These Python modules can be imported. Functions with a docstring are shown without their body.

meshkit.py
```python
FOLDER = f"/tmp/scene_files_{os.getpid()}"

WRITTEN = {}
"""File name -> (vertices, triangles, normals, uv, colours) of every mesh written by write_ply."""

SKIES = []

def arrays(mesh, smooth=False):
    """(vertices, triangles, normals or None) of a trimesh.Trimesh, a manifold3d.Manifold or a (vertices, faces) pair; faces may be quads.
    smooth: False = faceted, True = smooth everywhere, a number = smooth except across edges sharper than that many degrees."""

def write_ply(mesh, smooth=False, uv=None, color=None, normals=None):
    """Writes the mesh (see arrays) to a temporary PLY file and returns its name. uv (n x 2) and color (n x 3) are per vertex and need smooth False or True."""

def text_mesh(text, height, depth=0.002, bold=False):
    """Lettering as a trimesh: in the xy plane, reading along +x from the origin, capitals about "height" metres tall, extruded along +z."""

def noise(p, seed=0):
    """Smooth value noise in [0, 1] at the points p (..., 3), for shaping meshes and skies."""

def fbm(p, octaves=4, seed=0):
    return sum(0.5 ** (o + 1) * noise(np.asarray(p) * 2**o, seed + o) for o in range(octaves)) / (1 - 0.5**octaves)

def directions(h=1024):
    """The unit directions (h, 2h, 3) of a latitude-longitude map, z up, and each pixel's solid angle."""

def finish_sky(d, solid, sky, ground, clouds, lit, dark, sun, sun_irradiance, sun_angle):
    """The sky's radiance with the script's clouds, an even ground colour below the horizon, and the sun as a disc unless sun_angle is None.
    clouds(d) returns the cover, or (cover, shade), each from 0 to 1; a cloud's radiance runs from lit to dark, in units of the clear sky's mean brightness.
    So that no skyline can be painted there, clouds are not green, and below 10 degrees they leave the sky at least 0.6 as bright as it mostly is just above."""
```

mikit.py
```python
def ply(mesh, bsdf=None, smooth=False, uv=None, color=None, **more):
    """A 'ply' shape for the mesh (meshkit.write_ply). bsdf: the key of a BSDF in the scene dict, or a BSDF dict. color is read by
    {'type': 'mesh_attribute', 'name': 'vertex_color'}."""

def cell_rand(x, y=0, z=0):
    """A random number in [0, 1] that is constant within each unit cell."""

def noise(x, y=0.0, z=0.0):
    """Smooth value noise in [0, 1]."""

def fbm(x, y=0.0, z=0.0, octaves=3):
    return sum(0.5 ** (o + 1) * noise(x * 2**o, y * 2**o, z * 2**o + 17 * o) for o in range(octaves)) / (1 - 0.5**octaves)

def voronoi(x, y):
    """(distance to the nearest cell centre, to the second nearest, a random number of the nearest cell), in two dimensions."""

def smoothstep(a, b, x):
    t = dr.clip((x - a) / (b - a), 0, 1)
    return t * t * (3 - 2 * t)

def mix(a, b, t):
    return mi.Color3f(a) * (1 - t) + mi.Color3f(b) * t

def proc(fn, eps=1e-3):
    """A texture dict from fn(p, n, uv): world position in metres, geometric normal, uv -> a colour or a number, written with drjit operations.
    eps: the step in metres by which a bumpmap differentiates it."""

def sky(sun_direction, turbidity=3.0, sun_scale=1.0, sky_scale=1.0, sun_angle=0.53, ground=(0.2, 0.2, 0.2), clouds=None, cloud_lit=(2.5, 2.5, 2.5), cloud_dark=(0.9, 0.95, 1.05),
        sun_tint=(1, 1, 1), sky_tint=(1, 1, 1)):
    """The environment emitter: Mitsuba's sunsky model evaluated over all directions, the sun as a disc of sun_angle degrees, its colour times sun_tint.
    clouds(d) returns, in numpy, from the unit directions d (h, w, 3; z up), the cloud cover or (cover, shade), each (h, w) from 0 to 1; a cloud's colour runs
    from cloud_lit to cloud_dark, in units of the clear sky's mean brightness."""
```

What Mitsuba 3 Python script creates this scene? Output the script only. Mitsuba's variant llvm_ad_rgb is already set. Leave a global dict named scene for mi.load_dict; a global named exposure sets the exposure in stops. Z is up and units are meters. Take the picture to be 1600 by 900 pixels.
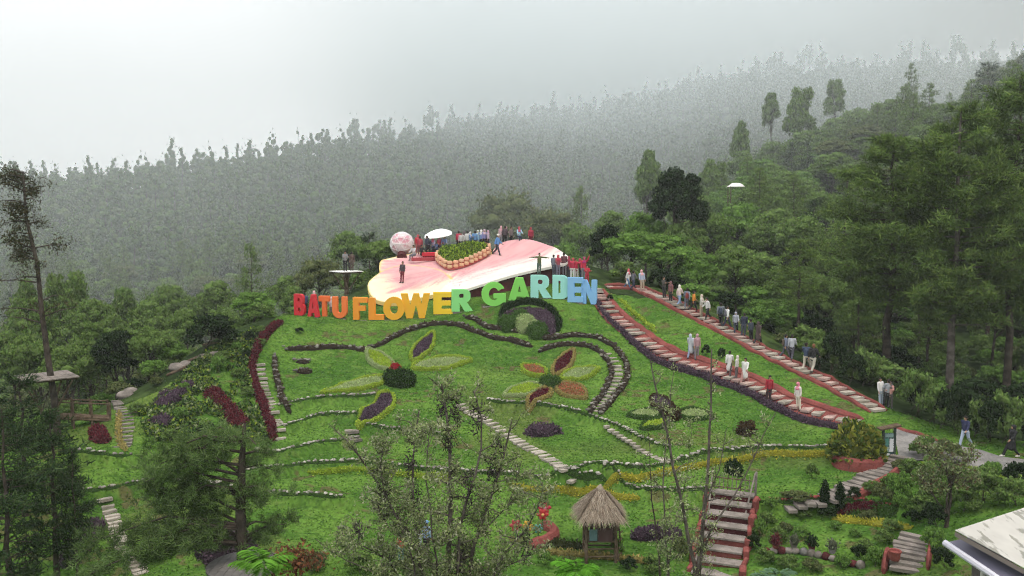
import math
import numpy as np, trimesh, shapely, mitsuba as mi, drjit as dr, mikit, meshkit
import manifold3d as m3
from shapely.geometry import Polygon, box as sbox, Point
from shapely.ops import unary_union
from scipy.interpolate import RBFInterpolator, RegularGridInterpolator
from scipy.ndimage import gaussian_filter
T = mi.ScalarTransform4f
scene, labels = {}, {}

# ------------------------------------------------------------------ camera, sky, exposure
F, PITCH = 1300.0, math.radians(4.4)          # focal length in photo pixels (1600 wide), the look slightly down
CP, SP = math.cos(PITCH), math.sin(PITCH)
scene['camera'] = {'type': 'perspective', 'fov': 2 * math.degrees(math.atan(800 / F)), 'fov_axis': 'x', 'near_clip': 0.3, 'far_clip': 6000.0,
                   'to_world': T().look_at(origin=[0, 0, 0], target=[0, CP, -SP], up=[0, 0, 1]), 'medium': {'type': 'ref', 'id': 'haze_air'}}
exposure = 2.75


def overcast(d):
    # standard overcast luminance (three times brighter overhead than at the horizon), uneven cloud, a dark rain cloud over the hills to the right
    el = np.arcsin(np.clip(d[..., 2], -1, 1))
    az = np.degrees(np.arctan2(d[..., 0], d[..., 1]))
    n = meshkit.fbm(d * np.array([2.5, 2.5, 5.0]), 4, seed=3)
    shade = 0.43 * (1 - np.sin(el)) + 0.16 * (n - 0.5)
    dark = np.clip((az - 2 + 26 * (n - .5)) / 46, 0, 1) * np.clip((120 - az) / 50, 0, 1) * np.clip((70 - np.degrees(el)) / 40, 0, 1)
    return np.ones_like(el), np.clip(shade + 1.25 * dark, 0, 1)


scene['sky'] = mikit.sky([0.25, -0.35, 0.9], turbidity=3, sun_scale=0.12, sun_angle=25, clouds=overcast, cloud_lit=(3.3, 3.32, 3.36), cloud_dark=(0.34, 0.345, 0.355), ground=(0.1, 0.12, 0.1))

# ------------------------------------------------------------------ small helpers
def ray(px, py):
    cx, cy = (np.asarray(px, float) - 800) / F, -(np.asarray(py, float) - 450) / F
    return np.stack([cx, CP + cy * SP, -SP + cy * CP], -1)


def P(px, py, y):
    """The point at depth y (metres ahead of the camera) along a pixel's line of sight."""
    d = ray(px, py)
    return d * (y / d[1])


def numbered(name):
    if name not in used:
        used.add(name)
        return name
    k = 1
    while f'{name}_{k:03d}' in used: k += 1
    used.add(f'{name}_{k:03d}')
    return f'{name}_{k:03d}'


used = set()


def thing(name, label, cat, group=None):
    key = numbered(name)
    labels[key] = {'label': label, 'category': cat}
    if group: labels[key]['group'] = group
    return key


def part(parent, name, mesh, bsdf, smooth=False, color=None, label=None, stuff=False, **kw):
    key = numbered(f'{parent}__{name}')
    scene[key] = mikit.ply(mesh, bsdf, smooth, color=color, **kw)
    if label or stuff:
        labels[key] = {}
        if label: labels[key]['label'] = label
        if stuff: labels[key]['kind'] = 'stuff'
    return key


def solo(name, label, cat, mesh, bsdf, smooth=False, color=None, group=None):
    key = thing(name, label, cat, group)
    scene[key] = mikit.ply(mesh, bsdf, smooth, color=color)
    return key


def struct(name, mesh, bsdf, smooth=False, color=None, label=None):
    key = numbered(name)
    scene[key] = mikit.ply(mesh, bsdf, smooth, color=color)
    labels[key] = {'kind': 'structure'}
    if label: labels[key]['label'] = label
    return key


def mat(rgb, rough=0.6, spec=0.3):
    key = 'mat_' + '_'.join(f'{round(c * 1000):03d}' for c in rgb) + f'_{round(rough * 100)}'
    if key not in scene:
        scene[key] = {'type': 'twosided', 'bsdf': {'type': 'principled', 'base_color': {'type': 'rgb', 'value': [float(c) for c in rgb]}, 'roughness': float(rough), 'specular': float(spec)}}
    return key


def lin(r, g, b):
    return tuple(((c / 255 + .055) / 1.055) ** 2.4 if c > 10 else c / 255 / 12.92 for c in (r, g, b))


VC = {'type': 'mesh_attribute', 'name': 'vertex_color'}
scene['leaf'] = {'type': 'principledthin', 'base_color': VC, 'roughness': 0.65, 'spec_trans': 0.0, 'diff_trans': 0.55}
scene['plain'] = {'type': 'twosided', 'bsdf': {'type': 'diffuse', 'reflectance': VC}}


def join(meshes, colors=None):
    vs, fs, cs, o = [], [], [], 0
    for i, m in enumerate(meshes):
        v, f = (m.vertices, m.faces) if hasattr(m, 'faces') else m[:2]
        vs.append(np.asarray(v)); fs.append(np.asarray(f) + o); o += len(v)
        if colors is not None: cs.append(np.broadcast_to(colors[i], (len(v), 3)))
    M = (np.vstack(vs), np.vstack(fs))
    return M if colors is None else (M, np.vstack(cs))


def box(sx, sy, sz, c=(0, 0, 0), rz=0.0, rx=0.0, ch=0.0):
    if ch > 0:
        b = m3.Manifold.batch_hull([m3.Manifold.cube((sx - 2 * ch, sy - 2 * ch, sz), True), m3.Manifold.cube((sx, sy - 2 * ch, sz - 2 * ch), True), m3.Manifold.cube((sx - 2 * ch, sy, sz - 2 * ch), True)]).to_mesh()
        m = trimesh.Trimesh(b.vert_properties[:, :3], b.tri_verts, process=False)
    else:
        m = trimesh.creation.box((sx, sy, sz))
    if rx: m.apply_transform(trimesh.transformations.rotation_matrix(rx, [1, 0, 0]))
    if rz: m.apply_transform(trimesh.transformations.rotation_matrix(rz, [0, 0, 1]))
    m.apply_translation(c)
    return m


def tube(pts, radii, sides=6):
    """A tapered tube along points, closed at its ends."""
    pts = np.asarray(pts, float); n = len(pts); radii = np.broadcast_to(radii, n)
    t = np.gradient(pts, axis=0); t /= np.linalg.norm(t, axis=1, keepdims=True) + 1e-9
    ref = np.where(np.abs(t[:, 2:3]) < .9, [[0, 0, 1.]], [[1., 0, 0]])
    a = np.cross(t, ref); a /= np.linalg.norm(a, axis=1, keepdims=True); b = np.cross(t, a)
    for i in range(1, n):
        a[i] = a[i - 1] - t[i] * (a[i - 1] @ t[i]); a[i] /= np.linalg.norm(a[i]) + 1e-9; b[i] = np.cross(t[i], a[i])
    th = np.arange(sides) * 2 * np.pi / sides
    v = (pts[:, None] + radii[:, None, None] * (np.cos(th)[None, :, None] * a[:, None] + np.sin(th)[None, :, None] * b[:, None])).reshape(-1, 3)
    i, j = np.meshgrid(np.arange(n - 1), np.arange(sides), indexing='ij')
    p, q = i * sides + j, i * sides + (j + 1) % sides
    f = np.vstack([np.stack([p, q, q + sides], -1).reshape(-1, 3), np.stack([p, q + sides, p + sides], -1).reshape(-1, 3)])
    k = len(v)
    v = np.vstack([v, pts[:1], pts[-1:]])
    jj = np.arange(sides)
    f = np.vstack([f, np.stack([np.full(sides, k), (jj + 1) % sides, jj], 1), np.stack([np.full(sides, k + 1), (n - 1) * sides + jj, (n - 1) * sides + (jj + 1) % sides], 1)])
    return v, f


def unit(rng, n):
    v = rng.normal(size=(n, 3))
    return v / np.linalg.norm(v, axis=1, keepdims=True)


def leaves(c, size, cols, rng, up=0.0, long=1.6, nrm=None, vary=.25):
    """Rhombic leaf blades at the points c. cols: palette (k,3); every blade takes one with its own tone. Returns (mesh, vertex colours)."""
    n = len(c); size = np.broadcast_to(size, n) * rng.uniform(.65, 1.3, n)
    d = unit(rng, n)
    if nrm is not None: d = d * .8 + nrm
    d[:, 2] += up; d /= np.linalg.norm(d, axis=1, keepdims=True)
    s = np.cross(d, unit(rng, n)); s /= np.linalg.norm(s, axis=1, keepdims=True) + 1e-9
    L, W = (size * long / 2)[:, None], (size / 2)[:, None]
    v = np.stack([c - d * L, c + s * W * .8, c + d * L, c - s * W * .8], 1).reshape(-1, 3)
    k = np.arange(n)[:, None] * 4
    f = np.vstack([k + [0, 1, 2], k + [0, 2, 3]])
    cols = np.atleast_2d(cols)
    col = cols[rng.integers(0, len(cols), n)] * rng.uniform(1 - vary, 1 + vary, (n, 1))
    return (v, f), np.repeat(col, 4, 0)


def on_surface(mesh, n, rng):
    v, f = mesh; a, b, c = v[f[:, 0]], v[f[:, 1]], v[f[:, 2]]
    nr = np.cross(b - a, c - a); area = np.linalg.norm(nr, axis=1)
    i = rng.choice(len(f), n, p=area / area.sum())
    r1, r2 = np.sqrt(rng.random(n))[:, None], rng.random(n)[:, None]
    return a[i] * (1 - r1) + b[i] * r1 * (1 - r2) + c[i] * r1 * r2, nr[i] / (area[i][:, None] + 1e-12)

# ------------------------------------------------------------------ the ground: one sheet from the garden hill to the far ridge
def rise(deg_down, y):       # height of a line of sight that falls (or climbs, negative) by this many degrees, y metres out
    return -math.tan(math.radians(deg_down)) * y


CTRL = []
for px, py, y in [
        # garden hill, bottom to crest
        (0, 900, 33), (200, 900, 33), (400, 900, 32.5), (600, 900, 33), (800, 900, 33.5), (1000, 900, 33.5), (1200, 900, 33), (1400, 900, 31.5), (1600, 900, 28),
        (0, 800, 37), (200, 800, 38), (400, 800, 38.5), (600, 800, 39), (800, 800, 39), (1000, 800, 39), (1200, 800, 38), (1400, 800, 36.5), (1600, 800, 33),
        (100, 720, 41), (250, 700, 44), (400, 700, 45.5), (600, 700, 45.5), (800, 700, 45.5), (1000, 700, 45.5), (1200, 700, 44.5), (1340, 720, 42), (1450, 720, 41.5), (1600, 735, 41),
        (200, 640, 48), (300, 620, 50), (420, 600, 53), (600, 600, 53.5), (800, 600, 53.5), (1000, 600, 53), (1130, 610, 51.5), (1250, 645, 48.5), (1350, 668, 46.5), (1420, 670, 46), (1600, 690, 44.5),
        (330, 541, 55.5), (385, 508, 59), (445, 493, 61.3), (470, 492, 62), (420, 520, 58.5), (500, 502, 61.5), (600, 500, 62), (700, 490, 63), (760, 478, 63.5), (820, 466, 63.8), (880, 465, 63.8), (920, 470, 63.5), (800, 540, 58.5), (1000, 500, 61), (1050, 545, 57), (940, 462, 65), (1040, 470, 63), (1140, 520, 58.5), (1250, 578, 53.5), (1370, 640, 48.5),
        # hilltop
        (600, 468, 66), (700, 455, 67), (800, 435, 68), (890, 430, 68), (940, 440, 69), (600, 420, 73), (700, 405, 74), (800, 400, 75), (880, 405, 74), (650, 398, 78), (760, 390, 80), (850, 395, 79),
        # slope beyond the right path, and the forested spur to the right
        (1500, 640, 52), (1600, 655, 54), (1400, 590, 64), (1300, 560, 68), (1150, 500, 72), (1050, 455, 76), (1600, 560, 75), (1450, 520, 85), (1300, 470, 95), (1150, 440, 100), (1020, 420, 105),
        (1600, 420, 105), (1450, 400, 115), (1300, 385, 125), (1180, 365, 130), (1600, 300, 140), (1450, 310, 145), (1350, 320, 150), (1240, 310, 150), (1600, 215, 190), (1480, 225, 190), (1380, 250, 185), (1290, 275, 175), (1180, 315, 165), (1100, 350, 160)]:
    CTRL.append(P(px, py, y))
for x, y, z in [(0, 0, -2.5), (-25, 0, -5), (25, 0, -4), (0, 14, -12.5), (-22, 14, -13), (18, 14, -12), (0, -60, 4), (-60, -30, 0), (60, -30, 2), (0, 24, -14.6), (-18, 24, -14.6), (14, 24, -14), (40, 20, -11), (60, 40, -6), (90, 70, 0), (-60, 20, -16),
                # left flank falls to the valley
                (-26, 58, -12), (-25, 68, -12.5), (-19, 77, -12.5), (-34, 52, -15.5), (-45, 60, -20), (-60, 45, -20), (-50, 85, -24), (-30, 95, -24), (-90, 80, -28), (-12, 88, -14), (-5, 95, -17), (4, 98, -18), (14, 96, -16), (0, 125, -26), (-40, 130, -30), (-90, 140, -32), (20, 140, -24), (-140, 110, -30), (-30, 170, -26), (25, 180, -20),
                # behind the spur
                (150, 230, 40), (80, 230, 12), (55, 210, -4), (200, 150, 45), (150, 80, 25), (300, 300, 80)]:
    CTRL.append(np.array([x, y, z], float))
# the far ridge: rows where the bare ground lies, about a tree below the skyline
RIDGE = np.array([(-400, 310, 380), (0, 300, 380), (150, 293, 390), (300, 283, 400), (450, 253, 410), (600, 232, 430), (720, 215, 450), (830, 188, 480), (950, 182, 490), (1100, 150, 470), (1250, 132, 450), (1400, 128, 440), (1600, 120, 430), (2000, 110, 420)], float)
for px in np.arange(-400, 2001, 50.0):
    row, y = np.interp(px, RIDGE[:, 0], RIDGE[:, 1]), np.interp(px, RIDGE[:, 0], RIDGE[:, 2])
    R = P(px, row, y); CTRL.append(R)
    for q, dz in ((.8, -14), (.62, -26)):            # slope below it
        C = P(px, row, y) * [q, q, 1]; C[2] = R[2] * q * q - (1 - q) * 60 + (8 if px > 1100 else 0); CTRL.append(C)
    CTRL.append(R * [1.25, 1.25, 1] - [0, 0, 20]); CTRL.append(R * [2.6, 2.6, 1] - [0, 0, 60])
CTRL = np.array(CTRL)
warp = lambda x, y: np.stack([np.arcsinh(np.asarray(x) / 45), np.arcsinh((np.asarray(y) - 50) / 45)], -1)
rbf = RBFInterpolator(warp(CTRL[:, 0], CTRL[:, 1]), CTRL[:, 2], kernel='thin_plate_spline', smoothing=2e-4)
grow = lambda a, b, n: np.geomspace(a, b, n)
gx = np.concatenate([-40 - grow(.5, 710, 60)[::-1], np.arange(-40, 38.01, .25), 38 + grow(.5, 712, 60)])
gy = np.concatenate([27 - grow(.5, 200, 36)[::-1], np.arange(27, 82.01, .25), 82 + grow(.5, 720, 80)])
GX, GY = np.meshgrid(gx, gy, indexing='ij')
GZ = rbf(warp(GX, GY).reshape(-1, 2)).reshape(GX.shape)
far = np.clip((np.hypot(GX, GY - 50) - 60) / 120, 0, 1)
GZ += far * 9 * (meshkit.fbm(np.stack([GX / 60, GY / 60, GX * 0], -1), 4, seed=5) - .5) + (1 - far) * .3 * (meshkit.fbm(np.stack([GX / 4, GY / 2.2, GX * 0], -1), 3, seed=8) - .5)
GZ += (1 - far) * .055 * np.sin(2 * np.pi * GZ / .42 + 9 * meshkit.fbm(np.stack([GX / 5, GY / 5, GX * 0], -1), 3, seed=21)) * meshkit.noise(np.stack([GX / 3, GY / 3, GX * 0 + 2], -1))   # small cattle-track ledges along the contours


def set_height():
    global height
    height = RegularGridInterpolator((gx, gy), GZ, bounds_error=False, fill_value=0.0)


set_height()


def Z(x, y):
    return height(np.stack([np.asarray(x, float), np.asarray(y, float)], -1))


STEPS = np.concatenate([np.arange(14, 90, .05), np.arange(90, 600, 1.0)])


def hit(px, py, surf=None, y0=14.0):
    """Where the line of sight through a pixel first meets the ground (or another height function)."""
    d = ray(px, py); d = d / d[1]
    s = STEPS[STEPS >= y0]
    p = d * s[:, None]
    under = (p[:, 2] <= (surf or Z)(p[:, 0], p[:, 1]))
    if not under.any(): raise ValueError(f'no ground at {px},{py}')
    return p[under.argmax()]


def smooth_line(pts, step=.3):
    """An even, rounded polyline through the points (x, y)."""
    p = np.asarray(pts, float)[:, :2]
    if len(p) > 2:
        q = [p[0]]
        for i in range(len(p) - 1):
            a, b, c, d = p[max(i - 1, 0)], p[i], p[i + 1], p[min(i + 2, len(p) - 1)]
            for t in np.linspace(0, 1, 9)[1:]:
                q.append(.5 * (2 * b + (c - a) * t + (2 * a - 5 * b + 4 * c - d) * t ** 2 + (3 * b - a - 3 * c + d) * t ** 3))
        p = np.array(q)
    L = np.concatenate([[0], np.cumsum(np.linalg.norm(np.diff(p, axis=0), axis=1))])
    s = np.linspace(0, L[-1], max(2, int(round(L[-1] / step)) + 1))
    return np.stack([np.interp(s, L, p[:, 0]), np.interp(s, L, p[:, 1])], 1)


def line_at(pix, step=.3):
    return smooth_line([hit(*q) for q in pix], step)


# terraces cut into the lawn: flatter above each line, a bank below it
TERRACES = {
    'a': [(436, 652), (480, 642), (530, 637), (556, 637), (590, 633)],
    'b': [(440, 682), (500, 664), (545, 668), (566, 670)],
    'c': [(395, 725), (440, 728), (490, 712), (530, 705), (562, 701)],
    'd': [(385, 757), (430, 748), (480, 739), (530, 736), (565, 735), (620, 741), (700, 746), (760, 750), (830, 757), (900, 765), (950, 772)],
    'e': [(125, 780), (158, 776), (200, 769), (250, 763), (320, 766), (380, 776), (440, 783), (540, 790)],
    'f': [(940, 768), (1000, 752), (1060, 736), (1120, 722), (1200, 711), (1260, 712), (1318, 709)],
    'g': [(880, 762), (940, 764), (1000, 775), (1060, 777), (1110, 775)],
    'h': [(100, 722), (135, 721), (170, 727), (205, 730)],
    'i': [(760, 636), (800, 640), (840, 641), (880, 648), (920, 660), (960, 676), (1000, 700), (1050, 724)],
    'j': [(1170, 795), (1230, 796), (1290, 793), (1340, 795), (1400, 806)],
    'k': [(560, 690), (600, 684), (650, 686), (700, 694)],
}
TL = {k: line_at(v, .25) for k, v in TERRACES.items()}
near = (GX > -40) & (GX < 38) & (GY > 27) & (GY < 82)
ni = np.nonzero(near)
npts = np.stack([GX[ni], GY[ni]], 1)
from scipy.spatial import cKDTree
add_ = np.zeros(len(npts))
for k, L in TL.items():
    dist, j = cKDTree(L).query(npts)
    t = np.gradient(L, axis=0); nrm = np.stack([-t[:, 1], t[:, 0]], 1); nrm /= np.linalg.norm(nrm, axis=1, keepdims=True)
    nrm[nrm[:, 1] < 0] *= -1                                  # uphill is away from the camera's side
    s = ((npts - L[j]) * nrm[j]).sum(1)
    end = np.exp(-(np.maximum(dist - np.abs(s), 0) / .6) ** 2)
    add_ += .55 * end * np.where(s > -.15, np.exp(-np.maximum(s, 0) / 2.2), np.clip(1 + (s + .15) / .35, 0, 1)) * (dist < 9)
GZ[ni] += add_ - .1
set_height()

ii, jj = np.meshgrid(np.arange(len(gx) - 1), np.arange(len(gy) - 1), indexing='ij')
q = ii * len(gy) + jj
gfaces = np.vstack([np.stack([q, q + len(gy), q + len(gy) + 1], -1).reshape(-1, 3), np.stack([q, q + len(gy) + 1, q + 1], -1).reshape(-1, 3)])
GARDEN = Polygon([(-30, 20), (-31, 40), (-24, 49), (-17.5, 57), (-17.5, 64), (-8, 70), (4, 72), (8, 66), (13, 62), (18, 56), (23, 49), (27, 45), (40, 44), (44, 30), (30, 18)])


def garden_mask(x, y):
    b = shapely.boundary(GARDEN); pt = shapely.points(x, y)
    d = shapely.distance(pt, b) * np.where(shapely.contains_xy(GARDEN, x, y), 1, -1)
    return d


def lawn_color(p, n, uv):
    x, y = p.x, p.y
    a = mikit.fbm(x * .35, y * .55, 0, 4)
    b = mikit.fbm(x * 2.7, y * 5.5, 3, 3)
    c = mikit.noise(x * 11, y * 14, 5)
    d = mikit.fbm(x * .13 + 9, y * .2, 7, 3)
    g = mikit.mix((.052, .122, .020), (.098, .188, .032), mikit.smoothstep(.25, .75, a))
    g = mikit.mix(g, (.13, .195, .046), mikit.smoothstep(.55, .85, b) * .55)
    g = mikit.mix(g, (.030, .072, .014), mikit.smoothstep(.55, .8, 1 - b) * .6)
    g = mikit.mix(g, (.13, .13, .045), mikit.smoothstep(.58, .74, d) * .35)
    soil = mikit.smoothstep(.64, .72, mikit.fbm(x * .55 + 31, y * .9, 2, 4)) * mikit.smoothstep(.35, .6, mikit.noise(x * 3.1, y * 4.2, 9))
    return mikit.mix(g, (.105, .078, .045), soil * .7) * (.72 + .56 * c)


def floor_color(p, n, uv):
    a = mikit.fbm(p.x * .2, p.y * .2, 1, 4)
    b = mikit.noise(p.x * 2.2, p.y * 2.2, 4)
    return mikit.mix((.022, .036, .014), (.050, .078, .024), mikit.smoothstep(.3, .7, a)) * (.6 + .8 * b)


scene['lawn_material'] = {'type': 'twosided', 'bsdf': {'type': 'diffuse', 'reflectance': mikit.proc(lawn_color)}}
scene['forest_floor'] = {'type': 'twosided', 'bsdf': {'type': 'diffuse', 'reflectance': mikit.proc(floor_color)}}
gm = np.full(GX.size, -50.0)
sel = (np.abs(GX) < 60).ravel() & (GY > 5).ravel() & (GY < 90).ravel()
gm[sel] = garden_mask(GX.ravel()[sel], GY.ravel()[sel])
gw = np.clip(.5 + (gm + 2.2 * (meshkit.fbm(np.stack([GX.ravel() / 2, GY.ravel() / 2, GX.ravel() * 0], -1), 3, seed=2) - .5)) / 1.2, 0, 1)
GV = np.stack([GX.ravel(), GY.ravel(), GZ.ravel()], 1)
on_lawn = gw[gfaces].mean(1) > .5


def part_of_ground(sel):
    ids, inv = np.unique(gfaces[sel], return_inverse=True)
    return GV[ids], inv.reshape(-1, 3)


# one height field, handed over as the mown garden lawn and the forest floor round it (they share their border edges)
struct('lawn', part_of_ground(on_lawn), 'lawn_material', True, label='mown grass slope of the garden hill')
struct('hillside', part_of_ground(~on_lawn), 'forest_floor', True, label='forest floor of the valley, the spur and the far ridge')

# mown grass: short blades standing all over the lawn
rng = np.random.default_rng(77)
n = 150000
gp = np.c_[rng.uniform(-31, 44, n), rng.uniform(27, 72, n)]
gp = gp[shapely.contains_xy(GARDEN, gp[:, 0], gp[:, 1])]
c = np.c_[gp, Z(gp[:, 0], gp[:, 1])]
lean = rng.normal(size=(len(c), 3)) * [.8, .8, 0] + [0, -.35, 1]; lean /= np.linalg.norm(lean, axis=1, keepdims=True)
hgt = rng.uniform(.035, .085, (len(c), 1)) * (.7 + .9 * meshkit.fbm(np.c_[gp / 1.3, gp[:, :1] * 0], 3, seed=6)[:, None]); sd0 = unit(rng, len(c)) * [1, 1, 0]
v = np.stack([c - sd0 * .06, c + sd0 * .06, c + lean * hgt], 1).reshape(-1, 3)
tone = meshkit.fbm(np.c_[gp / 2.5, gp[:, :1] * 0 + 4], 3, seed=12)[:, None]
col = (np.array((.054, .124, .021)) * (1 - tone) + np.array((.096, .190, .037)) * tone) * rng.uniform(.85, 1.2, (len(c), 1))
scene['grass'] = mikit.ply((v, np.arange(len(v)).reshape(-1, 3)), 'leaf', False, color=np.repeat(col, 3, 0))
labels['grass'] = {'kind': 'stuff', 'label': 'short blades of the mown lawn', 'category': 'grass'}

# ------------------------------------------------------------------ beds, hedges, borders
PAL = {
    'green': np.array([(.065, .13, .032), (.085, .16, .04), (.05, .10, .028)]), 'dark': np.array([(.022, .042, .016), (.03, .055, .02), (.018, .034, .014)]),
    'lime': np.array([(.34, .48, .055), (.42, .54, .07), (.25, .38, .05)]), 'yellow': np.array([(.46, .44, .05), (.34, .38, .05), (.54, .48, .08)]),
    'pale': np.array([(.36, .46, .20), (.28, .38, .14), (.46, .54, .28)]), 'purple': np.array([(.10, .068, .095), (.155, .105, .145), (.065, .046, .062)]),
    'maroon': np.array([(.115, .028, .036), (.16, .036, .046), (.075, .024, .03)]), 'orange': np.array([(.42, .16, .09), (.34, .19, .09), (.50, .15, .10), (.20, .22, .08)]),
    'red': np.array([(.33, .025, .03), (.42, .04, .05), (.24, .02, .03)]), 'brown': np.array([(.060, .042, .024), (.085, .055, .030), (.045, .034, .022)]),
    'stone': np.array([(.20, .19, .165), (.27, .26, .23), (.14, .13, .115)]), 'olive': np.array([(.055, .068, .026), (.075, .088, .034), (.045, .055, .024)]),
    'grey': np.array([(.115, .135, .085), (.085, .10, .065), (.15, .165, .11)]), 'gold': np.array([(.36, .30, .10), (.44, .36, .13), (.26, .24, .09)]),
}
PAL['shade'] = np.vstack([PAL['green'] * .75, PAL['dark']])
RNG = np.random.default_rng(11)


def mound(poly, h, k=5):
    """A low dome over the outline poly (n,2), its rim buried in the ground."""
    p = np.asarray(poly, float); n = len(p); c = p.mean(0); vs = []
    prof = [(1, -.12), (.97, .35), (.85, .72), (.6, .95), (.3, 1.0)]
    for f, q in prof:
        r = c + (p - c) * f
        z = Z(r[:, 0], r[:, 1]) + q * h * (1 if q < 0 else (.8 + .4 * meshkit.noise(np.c_[r * 3, r[:, :1] * 0 + q])))
        vs.append(np.c_[r, z])
    vs.append(np.array([[*c, float(Z(*c)) + h]]))
    v = np.vstack(vs); f = []
    i = np.arange(n); j = (i + 1) % n
    for a in range(len(prof) - 1):
        f += [np.stack([a * n + i, a * n + j, (a + 1) * n + j], 1), np.stack([a * n + i, (a + 1) * n + j, (a + 1) * n + i], 1)]
    a = len(prof) - 1
    f.append(np.stack([a * n + i, a * n + j, np.full(n, len(v) - 1)], 1))
    area = .5 * np.sum(p[:, 0] * np.roll(p[:, 1], -1) - p[:, 1] * np.roll(p[:, 0], -1))
    f = np.vstack(f)
    return v, f if area > 0 else f[:, ::-1]


def ridge(line, w, h, seed=0, bury=.12):
    """A rounded row (hedge, earth kerb) along a ground line (n,2)."""
    L = np.asarray(line); n = len(L)
    t = np.gradient(L, axis=0); t /= np.linalg.norm(t, axis=1, keepdims=True); s = np.stack([-t[:, 1], t[:, 0]], 1)
    prof = [(-.5, None), (-.46, .55), (-.2, .97), (.2, .97), (.46, .55), (.5, None)]
    vs = []
    ww = w * (.82 + .36 * meshkit.noise(np.c_[L * 1.7, L[:, :1] * 0 + seed]))
    hh = h * (.75 + .5 * meshkit.noise(np.c_[L * 2.3, L[:, :1] * 0 + seed + 5]))
    taper = np.minimum(1, np.minimum(np.arange(n), np.arange(n)[::-1]) / 2 + .35)
    for o, q in prof:
        r = L + s * (o * ww * taper)[:, None]
        vs.append(np.c_[r, Z(r[:, 0], r[:, 1]) + (-bury if q is None else q * hh * taper)])
    v = np.stack(vs, 1).reshape(-1, 3); m = len(prof); f = []
    i, j = np.meshgrid(np.arange(n - 1), np.arange(m - 1), indexing='ij'); q = i * m + j
    f = np.vstack([np.stack([q, q + m, q + m + 1], -1).reshape(-1, 3), np.stack([q, q + m + 1, q + 1], -1).reshape(-1, 3)])
    caps = [[0, k + 1, k] for k in range(1, m - 1)] + [[(n - 1) * m, (n - 1) * m + k, (n - 1) * m + k + 1] for k in range(1, m - 1)]
    return v, np.vstack([f, caps])


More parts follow.
